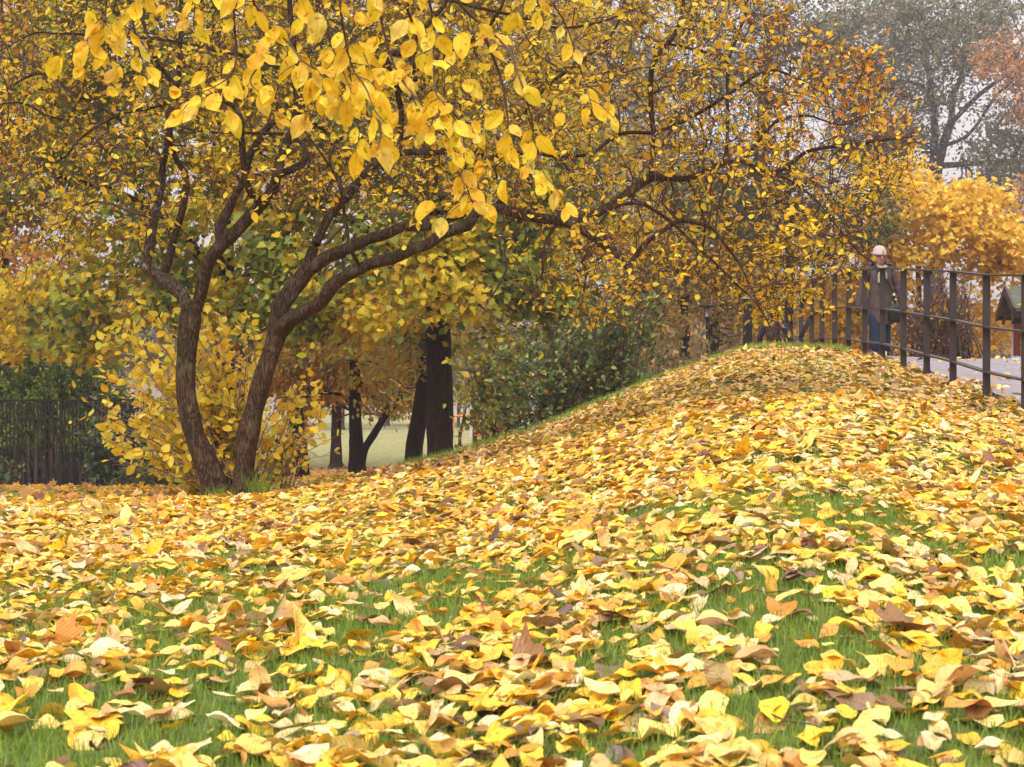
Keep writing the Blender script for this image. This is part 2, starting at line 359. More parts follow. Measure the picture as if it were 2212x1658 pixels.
def batch(tpl, pos, ax, nr, L, W=1., curl=0., fold=0., wave=0., col=None, rnd=None):
    tv, tq, tt = tpl; N = len(pos); k = len(tv)
    one = lambda v: (np.full(N, v) if np.ndim(v) == 0 else np.asarray(v))[:, None]
    L, W, curl, fold, wave = map(one, (L, W, curl, fold, wave))
    a = tv[None, :, 0]; b = tv[None, :, 1] * W
    c = np.where(np.abs(curl) < 1e-3, 1e-3, curl)
    X = np.sin(c * a) / c; Z = (1 - np.cos(c * a)) / c + fold * np.abs(b) + wave * np.sin(7 * a + c * 9) * b + (np.sin(6 * a + c * 40) * np.sin(9 * b + c * 23) * .07 if len(tv) > 40 else 0)
    ax = nrm(ax); sd_ = nrm(np.cross(nr, ax)); n2 = np.cross(ax, sd_)
    V = pos[:, None, :] + L[:, :, None] * (X[:, :, None] * ax[:, None] + b[:, :, None] * sd_[:, None] + Z[:, :, None] * n2[:, None])
    off = (np.arange(N) * k)[:, None, None]
    q = (tq[None] + off).reshape(-1, 4) if tq is not None else None
    t = (tt[None] + off).reshape(-1, 3) if tt is not None else None
    C = np.repeat(col, k, axis=0); UV = np.tile(tv, (N, 1))
    return V.reshape(-1, 3), q, t, C, UV
def leafmesh(name, parts, mat, parent=None, origin=None):
    V = []; Q = []; T = []; C = []; U = []; n = 0
    for v, q, t, c, u in parts:
        V.append(v); C.append(c); U.append(u)
        if q is not None: Q.append(q + n)
        if t is not None: T.append(t + n)
        n += len(v)
    return npmesh(name, np.concatenate(V), np.concatenate(Q) if Q else None, np.concatenate(T) if T else None, mat, parent, np.concatenate(C), np.concatenate(U), origin=origin)
def pick(cols, w, n, jit=.12):
    cols = np.array(cols, float); w = np.array(w, float); i = rng.choice(len(cols), n, p=w / w.sum())
    j = rng.choice(len(cols), n, p=w / w.sum()); m = rng.random((n, 1)) * .35
    c = cols[i] * (1 - m) + cols[j] * m
    return np.clip(c * (1 + rng.normal(0, jit, (n, 1))) * (1 + rng.normal(0, .04, (n, 3))), .004, .95)
def unit(n): return nrm(rng.normal(size=(n, 3)))

# ------------------------------------------------------------------ branching
def grow(nodes, rads, targets, k=6, rmax=.03, rmin=.0015, sag=.12, wig=.1, ratio=.6, taper=.011, start_dir=.35):
    """joins every target to the nearest node of the skeleton by a curved tapering branch"""
    o = np.argsort([1] * 0) if False else None
    near = np.zeros(len(targets), int)
    for s in range(0, len(targets), 400):
        d = ((targets[s:s + 400, None, :] - nodes[None]) ** 2).sum(2) if len(nodes) < 40000 else None
        near[s:s + 400] = d.argmin(1)
    A = nodes[near]; B = targets; D = B - A; L = np.linalg.norm(D, axis=1, keepdims=True)
    ok = L[:, 0] > .015; A, B, D, L, near = A[ok], B[ok], D[ok], L[ok], near[ok]; N = len(A)
    t = np.linspace(0, 1, k)[None, :, None]
    C1 = A + D * .35 + nrm(rng.normal(size=(N, 3)) + np.array([0, 0, .5])) * L * start_dir
    C2 = A + D * .75 + np.array([0, 0, 1]) * L * sag
    Pn = (1 - t) ** 3 * A[:, None] + 3 * (1 - t) ** 2 * t * C1[:, None] + 3 * (1 - t) * t * t * C2[:, None] + t ** 3 * B[:, None]
    w = rng.normal(size=(N, k, 3)) * L[:, :, None] * wig * .3; w[:, 0] = 0; Pn = Pn + w
    r0 = np.minimum(np.minimum(rads[near] * ratio, rmax), L[:, 0] * taper + rmin * 1.6)
    Rn = r0[:, None] * (1 - t[0, :, 0][None] * .8) ; Rn = np.maximum(Rn, rmin)
    return Pn, Rn
def inpoly(u, v, poly):
    p = np.array(poly); x0, y0 = p[:, 0], p[:, 1]; x1, y1 = np.roll(x0, -1), np.roll(y0, -1)
    c = np.zeros(len(u), bool)
    for a, b, c_, d in zip(x0, y0, x1, y1):
        c ^= ((b > v) != (d > v)) & (u < (c_ - a) * (v - b) / (d - b + 1e-12) + a)
    return c
def on_paths(Pn, n, lo=.3, hi=1.):
    """random places on a set of polylines: position and direction"""
    L = np.linalg.norm(np.diff(Pn, axis=1), axis=2).sum(1); i = rng.choice(len(Pn), n, p=L / L.sum())
    k = Pn.shape[1]; s = (lo + (hi - lo) * rng.random(n)) * (k - 1) * .9999; j = s.astype(int); f = (s - j)[:, None]
    a = Pn[i, j]; b = Pn[i, j + 1]; return a * (1 - f) + b * f, nrm(b - a)

# ------------------------------------------------------------------ railing along the path
RX = 4.14
rd = np.array([5.4, 6.4, 7.4, 8.4, 9.35, 10.3, 11.25, 12.2, 13.2, 14.2, 15.1, 16.0, 16.9, 17.8, 18.7, 19.6, 20.5, 21.5, 22.5])
rt = np.array([.6, .66, .72, .78, .83, .89, .95, 1.01, 1.096, 1.21, 1.30, 1.39, 1.475, 1.53, 1.60, 1.64, 1.68, 1.64, 1.40])
rxx = np.array([4.14] * 13 + [4.15, 4.16, 4.18, 4.2, 4.26, 4.30])
root = thing('railing', (RX, 12, 0), 'brown grey steel railing of flat posts and three flat rails along the path edge', 'railing')
for x, y, z in zip(rxx, rd, rt):
    zb = min(float(zg(x, y)), z - 1.02) - .15
    b = MB(); b.box((x, y, (z - .012 + zb) / 2), (.064, .016, z - .012 - zb)); b.box((x, y, z - .016), (.05, .03, .006))
    b.build('post', M['rail'], root, origin=None)
def ribbon(zoff):
    pts, _ = smooth_path([(x, y, z - zoff) for x, y, z in zip(rxx, rd, rt)], rd, .1)
    w, h = .036, .0075; V = []
    for p in pts: V += [p + (-w, 0, -h), p + (w, 0, -h), p + (w, 0, h), p + (-w, 0, h)]
    q = [[4 * i + a, 4 * i + (a + 1) % 4, 4 * i + 4 + (a + 1) % 4, 4 * i + 4 + a] for i in range(len(pts) - 1) for a in range(4)]
    b = MB(); b.add(V, q); return b
for zo in (.006, .46, .85): ribbon(zo).build('rail', M['rail'], root)
for ch in list(bpy.data.objects):
    if ch.parent == root: ch.location = (-RX, -12, 0)

# ------------------------------------------------------------------ fallen leaves
YEL = [(.92, .57, .03), (.88, .47, .025), (.92, .68, .17), (.92, .74, .4), (.72, .33, .03), (.58, .24, .04), (.16, .07, .045), (.12, .07, .07), (.6, .42, .2), (.62, .58, .08)]
def view_samples(n, d0, d1, power=1., side=.8, rightmax=None):
    d = (d0 ** (power + 1) + (d1 ** (power + 1) - d0 ** (power + 1)) * rng.random(n)) ** (1 / (power + 1))
    x = (rng.random(n) * 2 - 1) * (.345 * d + side)
    return x, d
def litter(n, d0, d1, tpl, sel=None, size=.088, pal=YEL, w=(28, 12, 20, 18, 7, 4, 4, 4, 8, 2), lift=.012, power=1., tilt=.17, curl=.38, Wj=.8):
    x, y = view_samples(n, d0, d1, power)
    k = sel(x, y) if sel else np.ones(n, bool)
    green = vnoise(x, y * .6, .55, 11) * .6 + vnoise(x, y * .7, .2, 12) * .4
    k &= rng.random(n) < np.clip(1.62 - green * 2.05 + np.clip((y - 4.5) / 6, 0, .5), .22, 1)
    x, y = x[k], y[k]; n = len(x)
    e = .06; nx = -(zg(x + e, y) - zg(x - e, y)) / (2 * e); ny = -(zg(x, y + e) - zg(x, y - e)) / (2 * e)
    N0 = np.stack([nx, ny, np.ones(n)], 1)
    tl = np.where(rng.random(n) < .08, .6, tilt)[:, None]
    nr = nrm(N0 + rng.normal(size=(n, 3)) * tl)
    ax = nrm(np.cross(nr, unit(n)))
    nr = np.where(rng.random((n, 1)) < .5, nr, -nr)
    L = size * np.clip(rng.lognormal(0, .3, n), .4, 1.7)
    c = pick(pal, w, n)
    pos = np.stack([x, y, zg(x, y) + lift + rng.random(n) * .022], 1) - ax * L[:, None] * .5
    pos[:, 2] = np.maximum(pos[:, 2], zg(pos[:, 0], pos[:, 1]) + .002)
    flip = np.where(nr[:, 2] > 0, 1, -1)
    cu = rng.normal(.0, curl, n) + .28 * flip
    return batch(tpl, pos, ax, nr, L, Wj * (.62 + rng.random(n) * .65), -cu * 1.0, np.abs(rng.normal(0, .3, n)) * flip, rng.normal(0, .25, n), c)
inside = lambda x, y: (x < 4.25) & (y < np.interp(1920 + x / y * 5673, CREST[:, 0], CREST[:, 1]) + .8)
front = lambda x, y: inside(x, y) & ~((x / y * 5673 + 1920 < 1000) & (y > 12.5))
mound = lambda x, y: front(x, y) & (x / y * 5673 + 1920 > 1350) & (y > 10)
BRN = [(.55, .28, .06), (.72, .42, .06), (.6, .38, .16), (.2, .09, .05), (.1, .055, .045), (.7, .55, .28)]
parts = [litter(17500, 2.2, 7, OV_HI, front, lift=.01, size=.076, curl=.26, tilt=.15), litter(27000, 6, 11, OV_MID, front, size=.08, curl=.28, tilt=.15), litter(56000, 9.5, 21, OV_LO, front, size=.082, tilt=.16, curl=.28),
         litter(30000, 11, 21, OV_LO, lambda x, y: mound(x, y) & (y > np.interp(1920 + x / y * 5673, CREST[:, 0], CREST[:, 1]) - 5.5 + 2 * vnoise(x, y, 1.1, 77)), pal=BRN, w=(3, 4, 3, 2, 1.5, 2), size=.085, tilt=.28)]
behind_rail = lambda x, y: (x > 4.15) & (x < 4.85) & (y < 23) | ((x >= 4.9) & (x < 8.5) & (rng.random(len(x)) < .1) & (y < 24))
parts.append(litter(900, 2.2, 12, MA_HI, front, size=.1, pal=YEL, w=(20, 18, 8, 8, 9, 9, 8, 3, 6, 1), Wj=.95, curl=.3))
parts.append(litter(2500, 2.2, 9, OV_MID, front, size=.04, pal=BRN, w=(3, 4, 3, 3, 3, 1), Wj=.8, curl=.8, tilt=.4))
parts.append(litter(9000, 9, 23, OV_MID, behind_rail, pal=YEL, w=(20, 18, 8, 8, 9, 9, 8, 3, 6, 1), lift=.035))
tag(leafmesh('fallen_leaves', parts, M['litter']), 'thick carpet of yellow, cream and brown fallen leaves on the grass', 'fallen leaves', kind='stuff')
ORG = [(.72, .36, .04), (.78, .46, .06), (.5, .2, .04), (.25, .1, .05), (.8, .6, .25), (.62, .3, .08)]
leftflat = lambda x, y: (1920 + x / y * 5673 < 1300) & (y > 11)
woods = lambda x, y: (1920 + x / y * 5673 < 1700) & (1920 + x / y * 5673 > 900)
p2 = [litter(16000, 11.5, 24, MA_LO, leftflat, size=.095, pal=ORG, w=(8, 6, 4, 3, 2, 4), tilt=.1, curl=.15, Wj=.9, lift=.004),
      litter(16000, 22, 35, MA_LO, leftflat, size=.11, pal=ORG, w=(8, 5, 5, 3, 1, 4), tilt=.1, curl=.15, Wj=.9, lift=.004),
      litter(9000, 28, 44, OV_MIN, woods, size=.13, pal=ORG, w=(4, 3, 5, 4, 3, 4), tilt=.3)]
tag(leafmesh('maple_leaf_litter', p2, M['leaf_small']), 'orange brown maple leaves lying on the flat ground by the fence and trees', 'fallen leaves', kind='stuff')

nt2 = 260; gx, gy = view_samples(nt2, 2.4, 12); ga = rng.random(nt2) * math.pi * 2; gl = rng.uniform(.04, .16, nt2)
st_ = np.linspace(-.5, .5, 5)[None]; X_ = gx[:, None] + np.cos(ga)[:, None] * gl[:, None] * st_; Y_ = gy[:, None] + np.sin(ga)[:, None] * gl[:, None] * st_
Z_ = zg(X_, Y_) + .022 + rng.normal(0, .004, X_.shape); gv, gq = tubes(np.stack([X_ + rng.normal(0, .003, X_.shape), Y_, Z_], -1), np.tile([.0022, .002, .0018, .0015, .001], (nt2, 1)), 5)
tag(npmesh('ground_twigs', gv, gq, mat=M['twig'], smooth=True), 'thin brown twigs scattered among the fallen leaves', 'twigs', kind='stuff')

# ------------------------------------------------------------------ grass
def blades(n, d0, d1, hgt, wid, sel=None, thr=0., power=1., xy=None, up=.35):
    x, y = xy if xy is not None else view_samples(n, d0, d1, power)
    k = sel(x, y) if sel else np.ones(len(x), bool)
    if thr: k &= (vnoise(x, y * .6, .55, 11) * .6 + vnoise(x, y * .7, .2, 12) * .4 + rng.random(len(x)) * .25) > thr
    x, y = x[k], y[k]; n = len(x)
    h = hgt * (.5 + rng.random(n) * .9); w = wid * (.7 + rng.random(n) * .6)
    az = rng.random(n) * 2 * math.pi; f = np.stack([np.cos(az), np.sin(az), np.zeros(n)], 1)
    ln = nrm(rng.normal(size=(n, 3)) * np.array([1, 1, 0])) * (rng.random((n, 1)) * up * 1.6 + .05)
    b = np.stack([x, y, zg(x, y) - .004], 1)
    m = b + (np.array([0, 0, .55]) + ln * .35) * h[:, None]; t = b + (np.array([0, 0, .95]) + ln * 1.05) * h[:, None]
    s = f * w[:, None]
    V = np.stack([b - s, b + s, m + s * .7, m - s * .7, t], 1)
    c = pick([(.17, .27, .035), (.24, .36, .05), (.32, .43, .07), (.11, .18, .025), (.44, .42, .13)], (6, 6, 3, 3, 1), n)
    o = (np.arange(n) * 5)[:, None]
    return V.reshape(-1, 3), o + np.array([[0, 1, 2, 3]]), o + np.array([[3, 2, 4]]), np.repeat(c, 5, 0), np.zeros((n * 5, 2))
crestline = lambda x, y: (np.abs(y - .15 - np.interp(1920 + x / y * 5673, CREST[:, 0], CREST[:, 1])) < .45 + .5 * np.clip((1920 + x / y * 5673 - 2100) / 600, 0, 1)) & (x < 4.1) & (1920 + x / y * 5673 > 1250) & (1920 + x / y * 5673 < 3180) & (rng.random(len(x)) < .25 + 1.3 * vnoise(x, y, .35, 31) ** 1.5)
g = [blades(230000, 2.2, 6.5, .036, .0012, front, .3), blades(150000, 6, 12, .042, .0018, front, .42), blades(60000, 12, 21, .06, .0026, front, .5),
     blades(420000, 11.5, 22, .085, .0028, lambda x, y: crestline(x, y) & (x > -1), 0)]
xs_ = rng.normal(0, .035, 150); g.append(blades(0, 0, 0, .2, .002, xy=(-1.83 + xs_ + .02 * rng.normal(size=150), 10.85 + rng.normal(0, .04, 150)), up=.6))
xs_ = rng.normal(0, .05, 220); g.append(blades(0, 0, 0, .11, .002, xy=(-2.08 + xs_, 10.8 + rng.normal(0, .05, 220)), up=.6))
tag(leafmesh('grass', g, M['grass']), 'short green grass showing between the fallen leaves and along the mound crest', 'grass', kind='stuff')

# ------------------------------------------------------------------ the ornamental tree with two stems
D0 = 11.
LIMBS = [  # (points (u, v, d), width in px at each), True = pale lichened bark
 ('stem', [(470,1100,11),(469,1062,11),(444,993,11),(419,931,11),(403,852,11),(403,774,11),(410,696,11),(414,660,11)], [84,62,49,46,42,42,46,40]),
 ('stem', [(520,1100,10.95),(526,1062,10.95),(528,1009,10.95),(535,946,10.95),(550,884,10.95),(572,806,10.95),(588,759,10.95),(599,722,10.95),(606,668,10.95),(626,635,10.98),(652,601,11),(668,580,11)], [80,56,45,46,44,44,43,46,36,36,36,34]),
 ('pale', [(410,700,11),(402,653,11.02),(376,622,11.05),(342,598,11.1),(316,577,11.15),(321,543,11.2),(327,502,11.25),(335,463,11.3),(342,424,11.35),(349,392,11.4),(351,361,11.4),(363,300,11.3),(365,236,11.2),(375,208,11.2),(368,174,11.2),(347,146,11.1),(330,115,11),(313,60,11),(290,-30,10.9),(270,-130,10.9)], [32,30,30,27,25,24,22,21,20,17,15,14,14,13,12,11,9,8,7,4]),
 ('limb', [(352,606,11.1),(363,567,11.15),(372,528,11.2),(389,471,11.3),(400,424,11.35),(402,380,11.4),(382,347,11.4),(372,313,11.4),(368,260,11.4),(385,180,11.5),(390,80,11.5),(392,-40,11.5)], [17,16,17,16,15,14,12,12,11,10,9,7]),
 ('limb', [(412,690,11),(431,645,10.98),(441,596,10.95),(454,562,10.9),(480,528,10.9),(512,499,10.85),(543,465,10.8),(566,442,10.8),(590,408,10.75),(600,372,10.7),(610,330,10.7),(634,278,10.7),(643,226,10.65),(639,181,10.6),(636,149,10.6),(634,80,10.5),(625,0,10.5),(620,-120,10.4)], [33,29,28,28,30,27,26,24,21,20,19,18,17,15,14,12,11,8]),
 ('limb', [(598,378,10.7),(628,367,10.8),(652,354,10.9),(660,340,10.95),(657,318,11),(640,300,11.1)], [18,18,17,16,12,8]),
 ('limb', [(566,442,10.8),(543,418,10.7),(532,390,10.65),(528,365,10.6),(521,295,10.5),(518,250,10.4),(504,229,10.4),(480,220,10.3)], [18,16,15,15,13,12,10,6]),
 ('limb', [(478,530,10.9),(473,502,11),(488,465,11.1),(507,424,11.15),(525,392,11.2),(542,330,11.3),(570,288,11.4),(591,264,11.4),(619,250,11.5),(660,261,11.5),(695,278,11.6),(730,310,11.6)], [20,20,20,18,17,16,14,12,11,10,8,5]),
 ('limb', [(664,585,11),(678,536,11),(691,507,11.05),(712,468,11.1),(741,434,11.15),(770,403,11.2),(784,381,11.2),(805,360,11.2),(831,345,11.25),(863,332,11.3),(896,329,11.3),(941,329,11.3),(993,324,11.3),(1024,329,11.3),(1058,342,11.3),(1097,334,11.25),(1149,329,11.2),(1200,337,11.1),(1276,336,11)], [26,22,20,19,18,18,17,16,16,16,15,14,14,13,12,11,10,9,6]),
 ('limb', [(664,585,11),(707,557,10.95),(738,544,10.9),(772,528,10.85),(803,515,10.85),(836,506,10.8),(868,491,10.8),(902,488,10.8),(941,483,10.8),(972,470,10.8),(1006,458,10.8),(1045,450,10.8),(1084,452,10.8),(1120,461,10.8),(1149,468,10.8),(1208,477,10.8)], [34,30,27,26,25,24,23,24,23,22,22,23,24,23,22,22]),
 ('limb', [(1208,477,10.8),(1244,475,10.8),(1285,463,10.8),(1326,440,10.85),(1367,409,10.9),(1407,384,10.95),(1439,384,11),(1484,386,11),(1525,372,11),(1562,353,11),(1604,350,11),(1632,362,10.9),(1667,374,10.8),(1702,359,10.8),(1737,331,10.8),(1772,321,10.8),(1824,314,10.9),(1876,307,11),(1929,300,11),(1974,295,11)], [21,20,19,19,20,19,13,13,12,12,11,10,10,10,8,8,7,7,6,3]),
 ('limb', [(1407,384,10.95),(1406,354,10.95),(1412,295,11),(1407,241,11.05),(1406,174,11.1),(1411,139,11.1),(1430,108,11.1),(1454,80,11.1),(1472,38,11.1),(1480,-40,11.1),(1490,-130,11)], [13,12,12,12,11,11,11,10,9,7,5]),
 ('limb', [(1208,477,10.8),(1244,488,10.75),(1276,511,10.7),(1312,536,10.65),(1339,558,10.6),(1360,586,10.6)], [22,20,17,15,14,12]),
 ('limb', [(1358,590,10.6),(1367,563,10.6),(1385,536,10.55),(1412,511,10.5),(1439,495,10.5),(1466,477,10.5),(1503,481,10.5),(1539,495,10.45),(1562,522,10.4),(1590,560,10.4),(1612,600,10.3),(1640,660,10.3)], [12,11,11,11,11,11,11,9,7,6,4,2]),
 ('limb', [(1326,446,10.8),(1345,441,10.8),(1385,440,10.75),(1421,459,10.7),(1457,486,10.7),(1503,531,10.6),(1548,572,10.6),(1590,614,10.5),(1627,648,10.5),(1658,695,10.4),(1676,735,10.4)], [10,9,9,8,8,7,6,5,4,3,2]),
 ('limb', [(598,722,10.95),(626,692,10.85),(658,674,10.8),(689,656,10.75),(712,627,10.7),(738,603,10.7),(772,585,10.65),(803,570,10.6),(850,558,10.6),(889,540,10.55),(928,527,10.5),(954,506,10.5),(990,494,10.5),(1012,486,10.5),(1019,472,10.6),(1030,458,10.7)], [38,33,32,30,30,28,27,26,26,26,26,26,24,25,24,21]),
 ('limb', [(774,570,10.6),(756,532,10.5),(745,472,10.5),(738,420,10.4),(722,376,10.4),(701,342,10.35),(654,277,10.3)], [8,8,7,7,6,5,3]),
 ('limb', [(748,150,11.4),(790,240,11.3),(816,340,11.2),(842,386,11),(876,412,10.9),(915,441,10.8),(946,455,10.8),(993,461,10.8)], [3,4,5,5,4,4,4,3]),
 ('pale', [(340,330,11.3),(306,306,11.2),(278,278,11.2),(243,247,11.1),(191,219,11.1),(146,195,11),(115,167,11),(76,160,11),(20,190,11),(-60,250,10.9)], [9,9,9,8,8,8,7,6,4,2]),
 ('limb', [(368,222,11.2),(313,236,11),(261,247,10.9),(208,275,10.8),(167,306,10.8),(139,341,10.7),(90,360,10.7),(30,400,10.6)], [9,8,7,6,6,5,4,2]),
 ('limb', [(368,268,11.3),(417,281,11.2),(469,287,11.2),(539,288,11.1),(610,290,10.9)], [6,6,6,7,8]),
 ('limb', [(149,261,11),(101,250,11),(52,224,10.9),(0,226,10.9),(-60,240,10.8)], [5,5,4,4,2]),
 ('limb', [(640,165,10.6),(560,130,10.7),(470,110,10.8),(380,90,10.8),(290,82,10.8),(208,76,10.8),(122,73,10.7),(73,73,10.7),(0,110,10.6)], [9,8,7,6,5,5,4,4,2]),
 ('limb', [(863,332,11.3),(868,250,11.2),(860,200,11.1),(871,160,11),(898,136,11),(944,129,11),(985,101,10.9),(1037,76,10.9),(1080,20,10.8),(1110,-60,10.8)], [13,13,12,12,12,12,10,9,7,4]),
 ('limb', [(862,200,11.1),(838,140,11),(836,118,11),(871,115,10.9),(898,83,10.9),(937,38,10.8),(964,0,10.8),(985,-80,10.8)], [12,13,14,13,12,12,11,8]),
 ('limb', [(838,130,11),(812,160,10.9),(775,130,10.9),(749,115,10.8),(715,90,10.8),(690,40,10.8),(680,-30,10.8)], [11,12,11,10,8,6,4]),
 ('limb', [(1276,336,11),(1340,290,11),(1420,285,11.1),(1500,250,11.2),(1580,200,11.2),(1650,155,11.2),(1700,160,11.1),(1740,185,11)], [8,9,8,8,7,6,5,3]),
 ('limb', [(1562,353,11),(1571,300,11.1),(1571,202,11.2),(1569,140,11.2),(1538,119,11.2),(1492,105,11.3),(1440,94,11.3),(1380,80,11.3)], [8,7,7,8,6,6,6,3]),
 ('limb', [(1604,350,11),(1663,276,10.9),(1691,258,10.9),(1747,251,10.9),(1820,270,10.9),(1890,240,11)], [8,7,6,5,4,2]),
 ('limb', [(1569,140,11.2),(1600,60,11.2),(1620,-20,11.2),(1640,-110,11.2)], [7,6,5,3]),
 ('limb', [(1667,374,10.8),(1705,390,10.7),(1760,430,10.6),(1800,480,10.5),(1850,540,10.5),(1890,570,10.4)], [7,6,5,4,3,2]),
 ('limb', [(1120,461,10.8),(1085,500,10.6),(1080,540,10.5),(1095,575,10.4),(1075,620,10.4),(1050,660,10.3)], [7,7,6,5,4,2]),
 ('limb', [(964,0,10.8),(1062,24,10.7),(1117,35,10.7),(1200,60,10.7),(1290,50,10.8),(1370,20,10.8)], [8,7,7,6,5,3]),
 ('limb', [(1097,334,11.25),(1130,250,11.4),(1190,180,11.5),(1260,130,11.6),(1330,60,11.6),(1360,-60,11.6)], [8,8,7,6,5,3]),
]
base = P(497, 1076, 10.97); base[2] = float(zg(base[0], base[1]))
tree = thing('ornamental_tree', base, 'gnarled yellow leaved tree with two leaning stems rising from one base and long arching limbs', 'tree')
nodes = []; nrad = []; store = {'stem': MB(), 'pale': MB(), 'limb': MB()}
for kind, pts, w in LIMBS:
    p = np.array([P(*q) for q in pts]); r = np.array([wi / 2 / F * q[2] for wi, q in zip(w, pts)])
    if kind == 'stem': p[0, 2] = zg(p[0, 0], p[0, 1]) - .12
    sp, sr = smooth_path(p, r, .03)
    k = len(sp); sr = sr * (1 + .07 * np.interp(np.arange(k), np.arange(0, k + 8, 5), rng.normal(size=len(np.arange(0, k + 8, 5)))))
    n = 16 if w[0] > 15 else 8
    V, q = tubes(sp[None], sr[None], n)
    V3 = V.reshape(k, n, 3); a = np.arange(n) / n * 2 * math.pi
    lob = .06 * np.sin(3 * a[None] + np.arange(k)[:, None] * .05 + rng.random() * 6) + .05 * (vnoise(np.arange(k)[:, None] * .3 + np.zeros(n)[None], np.cos(a)[None] * 2 + 5 + np.zeros(k)[:, None], 1., 5) - .5)
    V3 = sp[:, None] + (V3 - sp[:, None]) * (1 + lob)[:, :, None]
    store[kind].add(V3.reshape(-1, 3), q)
    # closed, slightly rounded ends
    e = len(sp) - 1; c = store[kind]; idx = c.n; c.add(np.vstack([V3[-1], sp[-1] + (sp[-1] - sp[-2]) * .4]), None, [[i, (i + 1) % n, n] for i in range(n)])
    sel = np.arange(0, k, 2); nodes.append(sp[sel]); nrad.append(sr[sel])
for kind, nm, mt in (('stem', 'trunk', 'bark'), ('pale', 'limb', 'bark_pale'), ('limb', 'limb', 'bark')):
    o = store[kind].build(nm, M[mt], tree, smooth=True); o.location = -base
    if kind == 'pale': o['label'] = 'pale lichened limb rising on the left'
nodes = np.concatenate(nodes); nrad = np.concatenate(nrad)
stem_z = nodes[:, 2] > .55                      # twigs spring from the upper limbs only
gn, gr = nodes[stem_z], nrad[stem_z]
CAN = [(-260,-260),(-260,560),(-60,600),(120,560),(200,480),(300,560),(380,540),(430,420),(560,430),(640,470),(740,440),(830,470),(960,500),(1080,560),(1160,660),(1230,720),(1320,730),(1400,620),(1460,590),(1560,640),(1650,740),(1705,735),(1740,660),(1800,640),(1850,560),(1880,470),(1940,400),(1990,300),(1945,210),(1880,120),(1820,80),(1720,60),(1660,-40),(1620,-260)]
def canopy_points(n, dmean=11.35, ds=.65, poly=CAN, dens=None):
    out = []
    while sum(map(len, out)) < n:
        u = rng.uniform(-260, 2000, n * 2); v = rng.uniform(-260, 745, n * 2); k = inpoly(u, v, poly)
        if dens: k &= rng.random(n * 2) < dens(u, v)
        d = dmean + rng.normal(0, ds, n * 2); out.append(np.stack([(u - 1106) / F * d, d, (864 - v) / F * d], 1)[k])
    return np.concatenate(out)[:n]
thin = lambda u, v: np.where((v > 455) & (u > 330) & (u < 1200), .12, 1.) * np.where((u < 330) & (v > 380), .6, 1.) * np.where((u > 1400), 1.25, 1.) * .8
lv1 = canopy_points(420, dens=thin)
P1, R1 = grow(gn, gr, lv1, k=8, rmax=.017, sag=.1, wig=.1); 
gn2 = np.concatenate([gn, P1[:, 2:].reshape(-1, 3)]); gr2 = np.concatenate([gr, R1[:, 2:].ravel()])
lv2 = canopy_points(3200, dens=thin)
P2, R2 = grow(gn2, gr2, lv2, k=7, rmax=.0075, sag=.06, wig=.14)
n3 = 17000
a0, t0 = on_paths(P2, n3, .2, 1.)
a1, t1 = on_paths(P1, 2500, .3, 1.); a0 = np.vstack([a0, a1]); t0 = np.vstack([t0, t1]); n3 = len(a0)
dr = nrm(t0 * .8 + rng.normal(size=(n3, 3)) * .6 + np.array([0, 0, -.1])); L3 = rng.uniform(.06, .26, n3)[:, None]
s = np.linspace(0, 1, 5)[None, :, None]
P3 = a0[:, None] + dr[:, None] * L3[:, None] * s + rng.normal(size=(n3, 1, 3)) * .25 * L3[:, None] * s ** 2 + rng.normal(size=(n3, 5, 3)) * .008 * (s > 0)
R3 = np.tile(np.array([.003, .0027, .0024, .002, .0016]), (n3, 1))
tw = [tubes(P1, R1, 6), tubes(P2, R2, 4), tubes(P3, R3, 3)]
b = MB()
for V, q in tw: b.add(V, q)
b.build('twig_network', M['twig'], tree, smooth=True).location = -base
def crab_leaves(Pn, n, lo=.15, size=.05):
    p, t = on_paths(Pn, n, lo, 1.)
    ax = nrm(t * .5 + unit(n) * .8 + np.array([0, 0, -.25])); nr = nrm(np.array([0, -.25, .9]) + rng.normal(size=(n, 3)) * .55)
    L = size * np.clip(rng.lognormal(0, .22, n), .5, 1.6)
    u = p[:, 0] / p[:, 1] * F + 1106; v = 864 - p[:, 2] / p[:, 1] * F
    c = pick([(.88, .6, .03), (.88, .66, .05), (.84, .52, .03), (.7, .34, .03), (.66, .62, .06), (.3, .13, .04)], (10, 8, 5, 2, 1.2, .5), n)
    o = pick([(.72, .32, .025), (.6, .2, .02), (.8, .48, .04), (.3, .1, .03)], (5, 4, 5, 2), n)
    w = np.clip((u - 1500) / 350, 0, 1) * np.clip((420 - v) / 250, 0, 1) + np.clip((120 - u) / 400, 0, .4)
    c = np.where((rng.random(n) < w * .85)[:, None], o, c)
    return batch(OV_LO, p + ax * .012, ax, nr, L, .75 + rng.random(n) * .25, rng.normal(.5, .5, n), np.abs(rng.normal(.25, .25, n)), 0., c)
leafmesh('leaves', [crab_leaves(P3, 18000), crab_leaves(P2, 5000, .3)], M['leaf_small'], tree).location = -base
p, t = on_paths(P3, 60, .5, 1.); fruit = plain('red fruit', (.28, .03, .02), .35); b = MB(); b.ell((0, 0, 0), (.011, .011, .011), 8, 6)
apple = b.build('crab_apple', fruit, tree, smooth=True); apple.location = p[0] - base - (0, 0, .025)
for q in p[1:]:
    a_ = apple.copy(); link(a_, tree); a_.location = q - base - (0, 0, .025)

